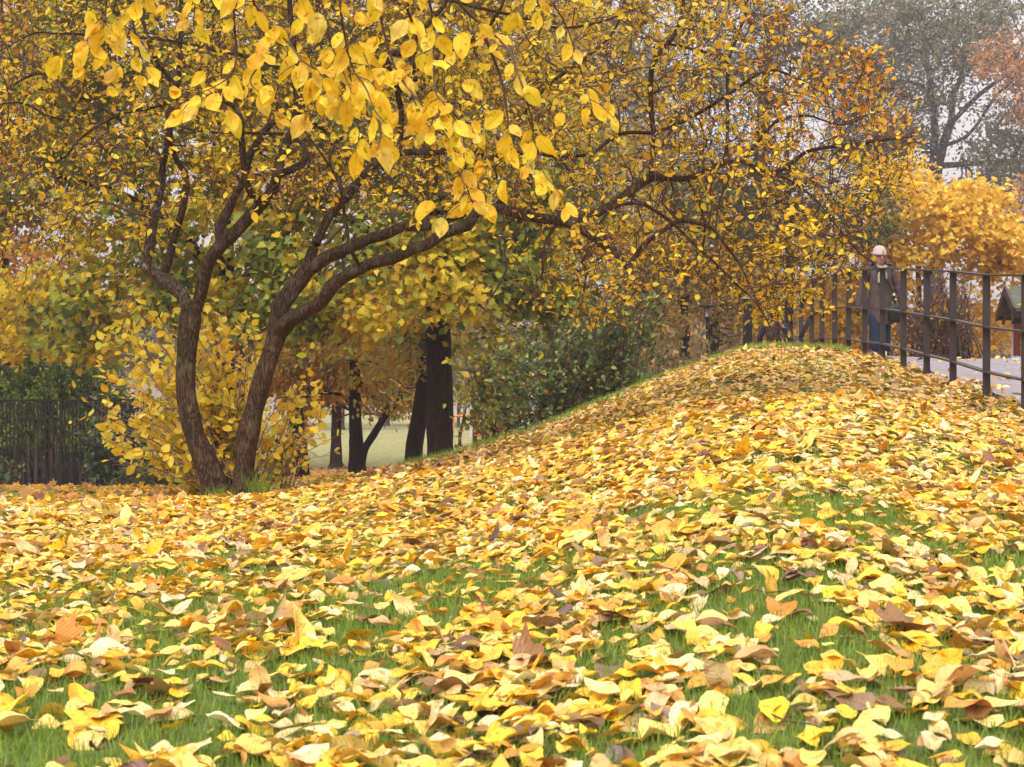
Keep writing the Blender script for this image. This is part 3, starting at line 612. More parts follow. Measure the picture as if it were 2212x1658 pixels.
# ------------------------------------------------------------------ leafy suckers at its foot
def shoots(name, label, cat, base, targets, nleaf, size, pal, w, tpl=OV_LO, mat='leaf_small', tw='twig_pale', rmax=.007, n2=500, spread=.12, group=None, lv=(.15, .45)):
    root = thing(name, base, label, cat, group)
    st = np.array(base)[None] + rng.normal(size=(40, 3)) * np.array([spread, spread, .0]); st[:, 2] = zg(st[:, 0], st[:, 1])
    k = len(targets) ; src = st[rng.integers(0, 40, k)]
    t = np.linspace(0, 1, 8)[None, :, None]; D = targets - src
    mid = src + D * np.array([.35, .35, .62])
    Pn = (1 - t) ** 2 * src[:, None] + 2 * t * (1 - t) * mid[:, None] + t * t * targets[:, None] + rng.normal(size=(k, 8, 3)) * .012 * (t > 0)
    Rn = np.linspace(rmax, rmax * .25, 8)[None] * np.ones((k, 1))
    a, tt = on_paths(Pn, n2, .25, 1.); dr = nrm(tt * .7 + rng.normal(size=(n2, 3)) * .6 + np.array([0, 0, .15]))
    L = rng.uniform(lv[0], lv[1], n2)[:, None]; s = np.linspace(0, 1, 5)[None, :, None]
    Q = a[:, None] + dr[:, None] * L[:, None] * s + rng.normal(size=(n2, 1, 3)) * .2 * L[:, None] * s ** 2
    b = MB(); b.add(*tubes(Pn, Rn, 5)); b.add(*tubes(Q, np.tile(np.linspace(rmax * .35, rmax * .15, 5), (n2, 1)), 3))
    b.build('stems', M[tw], root, smooth=True).location = -np.array(base)
    p1, t1 = on_paths(Q, int(nleaf * .7), .1, 1); p2_, t2 = on_paths(Pn, nleaf - int(nleaf * .7), .25, 1)
    p = np.vstack([p1, p2_]); t = np.vstack([t1, t2]); n = len(p)
    ax = nrm(t * .6 + unit(n) * .8 + np.array([0, 0, -.3])); nr = nrm(np.array([0, -.3, .85]) + rng.normal(size=(n, 3)) * .5)
    Ls = size * np.clip(rng.lognormal(0, .25, n), .5, 1.6)
    leafmesh('leaves', [batch(tpl, p + ax * .01, ax, nr, Ls, .9 + rng.random(n) * .3, rng.normal(.5, .5, n), np.abs(rng.normal(.25, .2, n)), 0., pick(pal, w, n))], M[mat], root).location = -np.array(base)
    return root
def region(poly, n, d0, d1):
    p = np.array(poly); out = []
    while sum(map(len, out)) < n:
        u = rng.uniform(p[:, 0].min(), p[:, 0].max(), n * 3); v = rng.uniform(p[:, 1].min(), p[:, 1].max(), n * 3); d = rng.uniform(d0, d1, n * 3)
        out.append(np.stack([(u - 1106) / F * d, d, (864 - v) / F * d], 1)[inpoly(u, v, poly)])
    return np.concatenate(out)[:n]
SUCK = [(.88, .62, .035), (.9, .7, .07), (.84, .52, .03), (.66, .64, .07), (.86, .7, .2), (.3, .36, .06)]
shoots('sapling_shrub', 'bushy yellow leaved suckers fanning out behind the left stem', 'shrub', P(500, 1066, 11.35),
       region([(185,930),(215,800),(230,690),(330,660),(420,640),(520,640),(560,700),(560,880),(520,1030),(330,1060),(240,1000)], 130, 11.2, 12.6), 3300, .066, SUCK, (9, 7, 5, 3, 2, .6), n2=900, lv=(.06, .22))
shoots('sapling_shrub', 'low arching yellow sprays to the right of the right stem', 'shrub', P(545, 1066, 11.2),
       region([(600,850),(640,830),(690,730),(700,830),(760,960),(690,1060),(560,1060)], 26, 11., 12.), 420, .06, SUCK, (9, 7, 5, 3, 2, 2.2), n2=130, lv=(.05, .16))

# ------------------------------------------------------------------ overhanging branches close to the camera
root = thing('overhanging_branch', P(760, -260, 5.2), 'large leaved golden branches hanging into view from above', 'branch')
HANG = [[(989,0),(1048,59),(1079,87),(1103,115),(1117,153),(1135,208),(1149,261),(1152,295),(1159,334),(1176,375),(1201,407),(1236,452)],
 [(923,-20),(937,52),(937,121),(940,195),(960,225),(985,262),(1000,290)], [(735,-20),(749,100),(763,150),(790,190),(810,240),(835,268)],
 [(818,-20),(824,45),(853,146),(895,208),(940,260),(985,330),(1010,410),(1022,440)], [(549,-20),(563,35),(591,66),(625,94),(653,132),(681,149),(716,174),(745,215)],
 [(511,-20),(511,122),(497,163),(470,184),(425,205)], [(236,-20),(233,104),(240,129)], [(288,-20),(295,87),(313,146),(320,165)], [(195,-20),(191,59),(188,110)],
 [(417,-20),(417,60)], [(1180,-30),(1225,60),(1258,160),(1280,235)], [(700,60),(760,160),(800,215),(822,275),(818,320)], [(640,-20),(660,30),(715,60),(770,90),(800,150)],
 [(880,20),(900,90),(880,170),(905,240),(930,280)], [(1040,60),(1085,180),(1100,270),(1130,330),(1150,365)], [(720,130),(770,250),(775,330)], [(560,20),(560,130),(540,175),(560,200)],
 [(940,210),(985,250),(1000,290),(1003,430)], [(690,-20),(700,60),(735,140),(760,200)], [(1160,-20),(1170,20),(1205,35)], [(262,-20),(250,40),(285,75)]]
dd = [4.9, 4.6, 4.5, 4.8, 4.7, 4.6, 4.9, 4.9, 4.9, 5.6, 5.3, 4.7, 4.6, 4.8, 5.0, 4.9, 4.8, 5.0, 4.5, 5.2, 4.8]
limb = [P(-300, -330, 5.6), P(100, -250, 5.3), P(500, -210, 5.0), P(800, -190, 4.9), P(1100, -170, 5.1), P(1330, -110, 5.4)]
lp, lr = smooth_path(limb, [.035, .03, .026, .022, .016, .008], .05)
tb = MB(); tb.add(*tubes(lp[None], lr[None], 10)); lv = []
for h, d in zip(HANG, dd):
    pts = [P(u, v, d + .08 * math.sin(i)) for i, (u, v) in enumerate(h)]
    if h[0][1] <= 0:
        st = lp[np.argmin(((lp - pts[0]) ** 2).sum(1))]; pts = [st, (st + pts[0]) / 2 + np.array([.03, 0, .02])] + pts
    sp, sr = smooth_path(pts, np.linspace(.0055, .0014, len(pts)), .02)
    tb.add(*tubes(sp[None], sr[None], 6))
    L = np.linalg.norm(np.diff(sp, axis=0), axis=1).sum(); m = max(3, int(L / .04))
    q0 = .05 if h[0][1] > 0 else .2
    for i in range(m):
        f = q0 + (1 - q0) * i / (m - 1); j = min(len(sp) - 2, int(f * (len(sp) - 1)))
        if (random.random() < .1 or (math.sin(i * .9 + len(h) * 2 + d * 7) < -.45 and f < .8)) and f < .93: continue
        t = nrm(sp[j + 1] - sp[j]); side = (1 if i % 2 else -1)
        a = nrm(t * .35 + np.array([side * .55, random.uniform(-.4, .4), -.75]) + rng.normal(size=3) * .22)
        lv.append((sp[j] + a * .018, a, nrm(np.array([-a[0] * .3 + random.gauss(0, .45), -1, .35 + random.gauss(0, .3)]))))
        if random.random() < .3:   # a short side spray
            e = sp[j] + np.array([side * random.uniform(.05, .11), random.uniform(-.05, .05), -random.uniform(.03, .08)])
            tb.tube([sp[j], (sp[j] + e) / 2 + np.array([0, 0, .01]), e], [.002, .0016, .0012], 5)
            for _ in range(2):
                a = nrm(np.array([side * random.uniform(-.2, .7), random.uniform(-.4, .4), -.8])); lv.append((e, a, nrm(np.array([random.gauss(0, .5), -1, .3]))))
tb.build('twigs', M['twig'], root, smooth=True).location = -np.array(root.location)
lp_, la, ln = [np.array(x) for x in zip(*lv)]; n = len(lp_)
leafmesh('leaves', [batch(OV_HI, lp_, la, ln, .07 * np.clip(rng.lognormal(0, .24, n), .5, 1.4), .62 + rng.random(n) * .36, rng.normal(.2, .6, n), np.abs(rng.normal(.18, .16, n)), rng.normal(0, .12, n),
      pick([(.9, .62, .025), (.9, .67, .045), (.88, .55, .025), (.88, .7, .14), (.5, .52, .1)], (9, 7, 5, 3, .35), n, .06))], leaf_mat('large hanging leaf', .5, .35, .42), root).location = -np.array(root.location)

# ------------------------------------------------------------------ background trees
GOLD = [(.66, .47, .02), (.72, .56, .03), (.46, .37, .02), (.38, .4, .03), (.16, .2, .03), (.52, .26, .02)]
def ellp(n, els):
    w = np.array([e[3] * e[4] for e in els], float); w /= w.sum(); i = rng.choice(len(els), n, p=w); e = np.array(els, float)[i]
    r = unit(n) * (rng.random((n, 1)) ** (1 / 2.2)); d = e[:, 2] + r[:, 1] * e[:, 5]
    u = e[:, 0] + r[:, 0] * e[:, 3]; v = e[:, 1] + r[:, 2] * e[:, 4]
    return np.stack([(u - 1106) / F * d, d, (864 - v) / F * d], 1)
def bgtree(name, label, limbs, els, nleaf, tpl, size, pal, w, group=None, n1=70, n2=500, bark='bark_dark', mat='leaf_small', spread=.22, rmin=.004, patch=None, flare=1.25, droop=.5, rm=.05, cat='tree', ground=True, sides=12):
    u0, v0, d0 = limbs[0][0][0]; b0 = P(u0, v0, d0); b0[2] = float(zg(b0[0], b0[1]))
    root = thing(name, b0, label, cat, group); mb = MB(); nd = []; nr = []
    for li, (pts, ww) in enumerate(limbs):
        p = [P(*q) for q in pts]; r = [x / 2 / F * q[2] for x, q in zip(ww, pts)]
        if li == 0 and ground:
            p[0][2] = b0[2] - .1; p.insert(1, p[0] * .75 + p[1] * .25 + np.array([0, 0, .05])); r.insert(1, r[0] * .9); r[0] *= flare
        sp, sr = smooth_path(p, r, .12); k = len(sp)
        V, q = tubes(sp[None], sr[None], sides); V3 = V.reshape(k, sides, 3)
        a = np.arange(sides) / sides * 2 * math.pi
        V3 = sp[:, None] + (V3 - sp[:, None]) * (1 + .07 * np.sin(3 * a + 1.3 * li)[None, :, None] + rng.normal(0, .025, (k, sides, 1)))
        mb.add(V3.reshape(-1, 3), q); nd.append(sp); nr.append(sr)
    mb.build('trunk', M[bark], root, smooth=True).location = -b0
    nd = np.concatenate(nd); nr = np.concatenate(nr); zlo = np.quantile(nd[:, 2], .3); k = nd[:, 2] >= zlo
    P1, R1 = grow(nd[k], nr[k], ellp(n1, els), k=8, rmax=rm, rmin=rmin * 1.5, taper=.014, sag=.1, wig=.12)
    g2 = np.concatenate([nd[k], P1[:, 2:].reshape(-1, 3)]); h2 = np.concatenate([nr[k], R1[:, 2:].ravel()])
    P2, R2 = grow(g2, h2, ellp(n2, els), k=6, rmax=rm * .3, rmin=rmin, taper=.008, sag=.05, wig=.14)
    b = MB(); b.add(*tubes(P1, R1, 5)); b.add(*tubes(P2, R2, 3)); b.build('branches', M['bark_far' if d0 > 38 else 'twig'], root, smooth=True).location = -b0
    p, t = on_paths(P2, nleaf, .25, 1.); p = p + rng.normal(size=(nleaf, 3)) * np.array([spread, spread, spread * .55])
    c0 = nd[k].mean(0); out = nrm((p - c0) * np.array([1, 1, .3])) 
    ax = nrm(out * .5 + unit(nleaf) * .7 + np.array([0, 0, -droop])); nv = nrm(out * .5 + np.array([0, -.2, .55]) + rng.normal(size=(nleaf, 3)) * .5)
    c = pick(pal, w, nleaf)
    if patch:
        pn = vnoise(p[:, 0] * 1 + 40, p[:, 2] + 40, patch[2], 21) + rng.normal(0, .1, nleaf); g_ = pick(patch[0], [1] * len(patch[0]), nleaf)
        c = np.where((pn > patch[1])[:, None], g_, c)
    L = size * np.clip(rng.lognormal(0, .22, nleaf), .5, 1.5)
    leafmesh('crown', [batch(tpl, p, ax, nv, L, .9 + rng.random(nleaf) * .2, rng.normal(.4, .4, nleaf), np.abs(rng.normal(.15, .15, nleaf)), 0., c)], M[mat], root).location = -b0
    return root
GRN = [(.17, .21, .025), (.3, .32, .03), (.09, .13, .025), (.42, .4, .03)]
bgtree('maple_tree', 'big maple with a thick dark ribbed trunk and gold green leaves beyond the hill',
       [([(952,1012,26),(952,900,26),(950,780,26),(945,600,26),(930,400,26),(900,200,26),(880,-80,26)], [60,58,56,50,40,28,10]), ([(947,640,26),(1000,520,25.6),(1080,440,25.2),(1150,380,25)], [30,24,16,8]), ([(945,620,26),(860,540,25.4),(760,480,25),(640,430,25)], [28,22,16,8])],
       [(900,600,25,320,170,2.), (860,250,25.5,480,330,2.6), (1140,600,24.8,190,150,1.5), (700,640,25,180,130,1.5), (1050,480,25,300,160,1.5), (850,-250,25,520,300,3.2)], 27000, MA_HI, .12, GOLD, (8, 5, 5, 3, .6, 2), n2=900, patch=(GRN, .56, .8), group='trees beyond the hill')
bgtree('maple_tree', 'broad golden and olive maple standing behind the left stem of the crooked tree',
       [([(478,1060,28),(484,900,28),(486,760,28),(488,600,28),(480,420,28),(470,200,28),(460,-60,28)], [52,46,44,42,34,24,10]), ([(488,620,28),(380,500,27),(260,420,26.5),(120,380,26)], [28,22,16,8]), ([(486,640,28),(570,560,27.4),(640,480,27)], [20,16,10])],
       [(330,520,26,400,210,2.4), (200,230,26.5,420,300,2.6), (560,690,26,150,110,1.3), (90,690,25.5,210,120,1.4), (600,200,27,300,260,2.5), (300,640,25.6,240,120,1.5), (250,-250,27,620,300,3.4)], 31000, MA_HI, .122, GOLD, (8, 4, 6, 3, .6, 3), n2=1100, patch=(GRN, .52, .7), group='trees beyond the hill')
bgtree('maple_tree', 'rusty orange maple at the left edge behind the iron fence', [([(5,1060,38),(8,800,38),(4,560,38),(0,300,38),(0,-50,38)], [40,34,30,22,10])],
       [(20,560,37,190,220,2.4), (20,200,37,260,300,2.6)], 6500, MA_LO, .15, [(.5, .2, .03), (.6, .3, .04), (.3, .12, .03), (.55, .38, .05)], (4, 3, 3, 2), n2=500, group='trees beyond the hill')
bgtree('maple_tree', 'tall amber tree rising high behind the golden maples', [([(640,1030,44),(640,700,44),(650,300,44),(650,-150,44)], [30,28,22,10])],
       [(500,60,43,620,260,2.5), (1050,120,43,330,260,2.5), (650,560,43,420,220,2)], 14000, OV_MIN, .2, [(.62, .42, .03), (.46, .3, .03), (.36, .32, .04), (.7, .5, .04)], (4, 3, 2, 3), n2=700, group='trees beyond the hill')
bgtree('linden_tree', 'forked linden with hanging yellow green leaves left of the big trunk',
       [([(774,1038,34),(772,980,34),(768,900,34),(768,830,34),(766,760,34),(760,640,34)], [48,34,26,24,20,10]), ([(780,1012,34),(788,971,33.9),(807,940,33.8),(832,899,33.7),(857,871,33.6),(890,830,33.5)], [18,16,16,14,11,6]), ([(768,870,34),(751,856,33.9),(701,850,33.7),(660,860,33.6)], [9,7,6,3])],
       [(770,740,33.6,200,105,1.4), (850,860,33.2,70,50,.7)], 3600, OV_LO, .11, [(.5, .42, .05), (.3, .34, .05), (.62, .38, .04), (.5, .25, .03)], (5, 4, 4, 2), n2=420, group='trees beyond the hill', droop=1.1)
bgtree('linden_tree', 'slim dark trunked tree just right of the yellow suckers', [([(656,1038,35),(650,960,35),(642,880,35),(640,780,35),(638,680,35)], [34,28,26,24,18])],
       [(640,790,34.6,110,110,1.2)], 2600, OV_LO, .12, [(.5, .25, .03), (.6, .36, .05), (.4, .2, .04)], (4, 3, 2), n2=200, group='trees beyond the hill', droop=.9)
bgtree('linden_tree', 'hazy tree with a flared foot standing on the leaf strewn edge of the lawn', [([(729,1018,44),(727,1000,44),(727,940,44),(728,860,44),(730,740,44)], [54,28,22,20,14]),],
       [(720,790,43.6,190,120,1.6), (850,850,44,120,60,1.2)], 6500, OV_MIN, .17, [(.55, .26, .03), (.62, .36, .05), (.45, .22, .04)], (4, 3, 2), n2=320, group='trees beyond the hill', bark='bark_far', droop=.9)
bgtree('linden_tree', 'leaning dark trunk close against the left side of the big maple', [([(892,1030,30),(897,960,30),(908,900,30),(918,830,30),(925,740,30)], [48,38,36,34,28])],
       [(905,730,29.6,120,110,1.1)], 1800, OV_LO, .11, [(.5, .4, .05), (.3, .32, .05), (.62, .38, .04)], (4, 3, 3), n2=180, group='trees beyond the hill', droop=1.)
bgtree('small_tree', 'small hazy bare tree on the lawn seen just right of the big trunk', [([(1027,985,60),(1027,930,60),(1030,905,60),(1022,880,60),(1015,850,60)], [13,11,9,6,3]), ([(1029,912,60),(1040,890,60),(1052,870,60)], [7,5,3])],
       [(1030,850,60,40,40,1)], 260, OV_MIN, .14, [(.5, .4, .08), (.4, .3, .08)], (1, 1), n1=14, n2=50, group='small trees on the lawn', bark='bark_far', sides=8)
bgtree('small_tree', 'thin crooked sapling between the big trunk and the small bare tree', [([(1009,985,56),(994,960,56),(996,930,56),(1003,900,56),(1010,860,56)], [8,7,6,5,3])],
       [(1005,850,56,30,35,.8)], 160, OV_MIN, .14, [(.5, .4, .08), (.4, .3, .08)], (1, 1), n1=8, n2=26, group='small trees on the lawn', bark='bark_far', sides=8)
BR = [(.42, .26, .05), (.5, .34, .05), (.2, .22, .06), (.32, .16, .04), (.6, .4, .06)]
bgtree('park_tree', 'dark forked tree with thin brown gold leaves left of the park lamp', [([(1481,800,42),(1480,721,42),(1479,607,42),(1470,480,42),(1450,350,42)], [26,22,20,16,8]), ([(1476,705,42),(1450,685,42),(1420,650,42)], [11,9,4])],
       [(1440,560,41.5,150,140,1.8), (1420,700,41,70,60,1.)], 5200, OV_MIN, .15, BR, (4, 3, 3, 3, 2), n2=300, group='trees behind the lamp', bark='bark_dark')
bgtree('park_tree', 'leaning dark tree right behind the park lamp', [([(1536,800,44),(1543,708,44),(1554,659,44),(1551,612,44),(1560,480,44),(1590,360,44)], [28,26,24,22,14,6])],
       [(1580,560,43.5,140,150,1.8), (1620,700,43,90,60,1.2)], 5200, OV_MIN, .15, BR, (4, 3, 3, 3, 2), n2=300, group='trees behind the lamp', bark='bark_dark')
bgtree('yew_tree', 'dark green evergreen behind the arching limbs and left of the yellow maple', [([(1700,900,37),(1705,600,37),(1700,300,37)], [22,18,8])],
       [(1690,470,36.5,170,140,2.), (1860,470,36,110,80,1.5), (1560,420,37,130,110,1.5)], 7000, OV_MIN, .13, [(.06, .075, .035), (.1, .11, .04), (.2, .17, .05)], (4, 3, 2), n2=400, mat='leaf_far')
bgtree('maple_tree', 'bright yellow maple behind the walker and the railing', [([(1984,860,39),(1985,700,39),(1983,560,39),(1975,480,39)], [16,13,11,5]), ([(1984,620,39),(2040,560,38.6),(2100,530,38.3)], [9,7,4]), ([(1984,640,39),(1920,590,38.6),(1860,560,38.3)], [8,6,3])],
       [(2010,490,38,190,100,1.8), (2170,540,38,110,130,1.5), (1880,590,38,110,110,1.4), (1960,720,38.5,260,90,1.3), (1800,680,38.5,80,100,1.2), (1950,400,38,70,60,1.2), (2110,420,38,60,40,1)], 16500, MA_HI, .125, [(.84, .56, .06), (.8, .48, .05), (.86, .64, .12), (.62, .36, .05)], (7, 5, 4, 1.5), n2=520, spread=.2)
bgtree('park_tree', 'tall ochre tree in the middle distance behind the arching limbs', [([(1190,980,56),(1195,700,56),(1200,400,56),(1210,50,56)], [26,24,20,10])],
       [(1200,330,55,300,300,3.5), (1060,560,54,220,170,3), (1380,430,54,200,220,3), (1180,40,55,330,220,3)], 15000, OV_MIN, .24, [(.5, .34, .05), (.42, .26, .05), (.3, .26, .06), (.6, .44, .06), (.36, .2, .05)], (4, 3, 3, 3, 2), n2=700, group='trees beyond the hill', bark='bark_far', rmin=.01, rm=.1, spread=.3)
OAK = [(.16, .165, .09), (.2, .2, .1), (.12, .125, .08), (.28, .21, .1)]  # grey green leaves, made paler and greyer to put mist into the colour
oak = [([(2022,900,117.5),(2022,600,117.5),(2020,420,117.5),(2018,340,117.5),(2019,244,117.5),(2012,202,117.5),(2005,150,117.5),(1995,60,117.5),(1990,-60,117.5)], [36,32,26,20,13,11,9,7,4]),
       ([(2020,400,117.5),(2034,325,117.5),(2054,262,117.5),(2058,209,117.5),(2075,167,117.5),(2085,90,117.5)], [20,20,15,12,9,5]), ([(2050,272,117.5),(2103,216,116.325),(2155,175,115.15),(2212,140,113.975),(2260,110,112.8)], [11,10,9,7,4]),
       ([(2030,318,117.5),(2080,300,116.325),(2110,270,116.325),(2150,210,115.15),(2200,165,115.15)], [9,8,7,7,4]), ([(2018,360,117.5),(2090,355,116.325),(2150,352,115.15),(2190,350,115.15),(2250,365,115.15)], [14,12,10,10,5]),
       ([(2018,250,117.5),(1996,190,117.5),(1945,176,117.5),(1893,188,117.5),(1850,220,117.5)], [8,7,6,5,3]), ([(2185,350,115.15),(2230,250,115.15),(2250,100,115.15)], [8,8,4])]
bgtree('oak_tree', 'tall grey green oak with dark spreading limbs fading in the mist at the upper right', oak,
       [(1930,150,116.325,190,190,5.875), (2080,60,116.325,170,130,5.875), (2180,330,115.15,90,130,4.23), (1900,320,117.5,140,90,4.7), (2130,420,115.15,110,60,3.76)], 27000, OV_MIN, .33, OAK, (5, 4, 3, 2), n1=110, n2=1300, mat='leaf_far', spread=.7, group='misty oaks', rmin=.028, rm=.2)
bgtree('oak_tree', 'rust coloured oak at the upper right corner', [([(2290,900,110.45),(2290,500,110.45),(2270,250,110.45),(2200,130,110.45)], [30,26,20,6])],
       [(2170,130,109.275,80,65,3.525), (2230,200,109.275,90,80,3.525), (2200,480,108.1,80,110,3.525)], 5200, OV_MIN, .33, [(.42, .17, .05), (.5, .24, .07), (.35, .2, .07)], (4, 3, 2), n1=40, n2=260, spread=.5, rm=.12, mat='leaf_far', group='misty oaks', rmin=.025)
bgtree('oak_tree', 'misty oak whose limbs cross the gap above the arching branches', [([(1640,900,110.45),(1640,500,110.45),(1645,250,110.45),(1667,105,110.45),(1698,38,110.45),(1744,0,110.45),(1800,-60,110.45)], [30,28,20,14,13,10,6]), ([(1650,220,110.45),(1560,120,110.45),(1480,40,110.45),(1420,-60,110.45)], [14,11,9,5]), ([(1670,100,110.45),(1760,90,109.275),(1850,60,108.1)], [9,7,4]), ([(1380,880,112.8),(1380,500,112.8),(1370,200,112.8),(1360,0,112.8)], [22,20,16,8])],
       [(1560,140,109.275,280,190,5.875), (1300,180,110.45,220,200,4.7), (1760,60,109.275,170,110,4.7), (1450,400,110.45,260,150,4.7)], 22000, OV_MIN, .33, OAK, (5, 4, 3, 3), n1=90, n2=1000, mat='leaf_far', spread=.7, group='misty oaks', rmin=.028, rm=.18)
# far trees closing the view, two models copied along the park edge
def far_proto(label, pal, u):
    return bgtree('far_tree', label, [([(u,925,100),(u,880,100),(u + 4,800,100),(u,700,100)], [9,8,7,3])], [(u,770,100,62,90,2.2), (u + 20,690,100,40,50,1.8)], 2600, OV_MIN, .38, pal, [1] * len(pal), n1=30, n2=160, bark='bark_far', mat='leaf_far', group='far trees in the mist', rmin=.02, spread=.5, sides=8)
fa = far_proto('pale amber tree far off in the mist', [(.5, .28, .07), (.55, .36, .1), (.4, .22, .08)], 560)
fb = far_proto('dull green tree far off in the mist', [(.2, .22, .09), (.3, .28, .1), (.16, .17, .08)], 660)
def copy_tree(o, loc, rz, s, label=None):
    c = o.copy(); sc.collection.objects.link(c); c.location = loc; c.rotation_euler.z = rz; c.scale = (s, s, s)
    if label: c['label'] = label
    for ch in [x for x in bpy.data.objects if x.parent == o]:
        d = ch.copy(); sc.collection.objects.link(d); d.parent = c
    return c
for i in range(26):
    u = 40 + i * 88 + random.uniform(-30, 30); d = random.uniform(95, 128); x = (u - 1106) / F * d
    copy_tree((fa, fb)[i % 2], (x, d, float(zg(x, d))), random.uniform(0, 6.28), random.uniform(.9, 1.5))
# ------------------------------------------------------------------ shrubs
def ground_at(u, d): x = (u - 1106) / F * d; return np.array([x, d, float(zg(x, d))])
shoots('lilac_shrub', 'large dark green glossy leaved shrub behind the crest of the mound', 'shrub', ground_at(1240, 22.5),
       region([(1060,960),(1040,850),(1080,760),(1150,700),(1250,650),(1330,575),(1400,560),(1450,600),(1430,700),(1400,800),(1330,900),(1200,1000)], 260, 21.5, 24), 9000, .085,
       [(.05, .1, .03), (.09, .15, .035), (.17, .22, .05), (.04, .07, .025), (.5, .4, .06), (.34, .3, .05)], (4, 5, 4, 3, 1.6, 1.6), mat='leaf_gloss', tw='twig', rmax=.012, n2=1500, spread=.3)
shoots('lilac_shrub', 'yellow green lower sprays hanging left of the dark green shrub', 'shrub', ground_at(1075, 24),
       region([(985,860),(1000,760),(1080,700),(1180,700),(1150,820),(1100,900),(1040,920),(990,900)], 90, 23.4, 24.6), 2000, .1,
       [(.3, .32, .05), (.5, .42, .05), (.12, .2, .05), (.6, .4, .05)], (4, 3, 3, 2), tw='twig', rmax=.009, n2=350, spread=.3)
shoots('hedge_shrub', 'fine leaved bright green shrub above the iron fence', 'shrub', ground_at(120, 37),
       region([(-60,840),(-60,760),(60,735),(180,745),(290,800),(310,840)], 260, 36, 38.5), 20000, .09, [(.12, .2, .015), (.22, .3, .02), (.06, .1, .015), (.34, .36, .03)], (4, 4, 3, 1), tpl=OV_MIN, tw='iron', rmax=.014, n2=1500, spread=1.2, lv=(.2, .6))
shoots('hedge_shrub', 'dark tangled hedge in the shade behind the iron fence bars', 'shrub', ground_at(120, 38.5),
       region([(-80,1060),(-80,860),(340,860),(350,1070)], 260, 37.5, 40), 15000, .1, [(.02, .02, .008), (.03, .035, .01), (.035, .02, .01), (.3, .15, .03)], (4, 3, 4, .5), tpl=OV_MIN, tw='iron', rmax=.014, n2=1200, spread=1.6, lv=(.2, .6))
shoots('leafy_shrub', 'dark green broad leaved shrub growing against the right end of the iron fence', 'shrub', ground_at(235, 33.3),
       region([(185,1070),(190,990),(180,930),(215,910),(270,960),(300,1070)], 45, 32.9, 33.6), 900, .13, [(.06, .1, .04), (.1, .16, .05), (.04, .07, .03)], (4, 3, 3), mat='leaf_gloss', tw='twig', rmax=.01, n2=160, spread=.3)
shoots('leafy_shrub', 'low dark green bushes behind the yellow suckers', 'shrub', ground_at(360, 30),
       region([(280,1065),(290,1000),(360,970),(440,1000),(520,960),(640,980),(630,1060)], 90, 29, 31), 2200, .11, [(.06, .1, .04), (.1, .16, .04), (.3, .3, .05)], (4, 3, 1.2), tw='twig', rmax=.01, n2=350, spread=.8)
shoots('leafy_shrub', 'dark green clump at the left edge low in front of the fence', 'shrub', ground_at(-10, 33),
       region([(-60,1070),(-60,980),(0,960),(30,1010),(70,1050),(60,1075)], 30, 32.6, 33.4), 500, .12, [(.06, .1, .04), (.12, .18, .05)], (1, 1), tw='twig', rmax=.01, n2=90, spread=.3)
shoots('brown_shrub', 'olive brown undergrowth below the lamp and its trees', 'shrub', ground_at(1440, 36),
       region([(1330,900),(1360,780),(1400,720),(1470,710),(1540,750),(1560,860),(1500,930)], 160, 34.5, 37.5), 5200, .13, [(.2, .18, .06), (.3, .2, .06), (.12, .13, .05), (.42, .26, .06)], (4, 3, 3, 2), tpl=OV_MIN, tw='twig', rmax=.014, n2=600, spread=.8)
shoots('bare_shrub', 'nearly bare brown thorn bush behind the railing beside the hut', 'shrub', ground_at(2045, 27),
       region([(1925,800),(1930,680),(1970,600),(2060,575),(2105,620),(2112,700),(2108,800)], 120, 26, 28.2), 420, .07, [(.55, .26, .04), (.35, .15, .04), (.7, .4, .05)], (3, 3, 2), tw='twig', rmax=.022, n2=1700, spread=.35, lv=(.1, .4))

# ------------------------------------------------------------------ iron fence and wooden fence at the left
fa0 = np.array([-12.9, 33.6]); fb0 = np.array([-8.4, 34.6])
root = thing('iron_fence', (fa0[0], fa0[1], float(zg(*fa0))), 'tall dark iron bar fence along the left edge of the park', 'fence')
o3 = np.array(root.location); L = np.linalg.norm(fb0 - fa0); npk = int(L / .083)
for i in range(npk + 1):
    p = fa0 + (fb0 - fa0) * i / npk; z = float(zg(*p)); b = MB()
    thick = i % 25 == 8
    b.box((p[0], p[1], z + .98), ((.06, .06) if thick else (.024, .024)) + (2.2,)); b.build('post' if thick else 'bar', M['iron'], root).location = -o3
for h in (2.07, .16):
    b = MB(); b.beam((fa0[0], fa0[1], float(zg(*fa0)) + h), (fb0[0], fb0[1], float(zg(*fb0)) + h), .03, .045); b.build('rail', M['iron'], root).location = -o3
wood = plain('weathered wood', (.085, .048, .038), .8, noise=.35, scale=18., bump=.2)
w0 = np.array([-13.2, 35.2]); w1 = np.array([-9.3, 36.]); root = thing('wooden_fence', (w0[0], w0[1], float(zg(*w0))), 'low broken wooden picket fence seen through the iron bars', 'fence')
o3 = np.array(root.location); rr = random.Random(4)
b = MB(); b.beam((w0[0], w0[1], float(zg(*w0)) + .62), (w1[0], w1[1], float(zg(*w1)) + .58), .05, .13); b.build('rail', wood, root).location = -o3
for i in range(26):
    f = (i + rr.uniform(-.2, .2)) / 25; p = w0 + (w1 - w0) * f; z = float(zg(*p)); h = rr.choice([.75, .95, 1.25, 1.3, .8])
    if rr.random() < .25: continue
    b = MB(); b.box((p[0], p[1] - .05, z + h / 2), (.075, .022, h), ry=rr.uniform(-.03, .03)); b.build('picket', wood, root).location = -o3

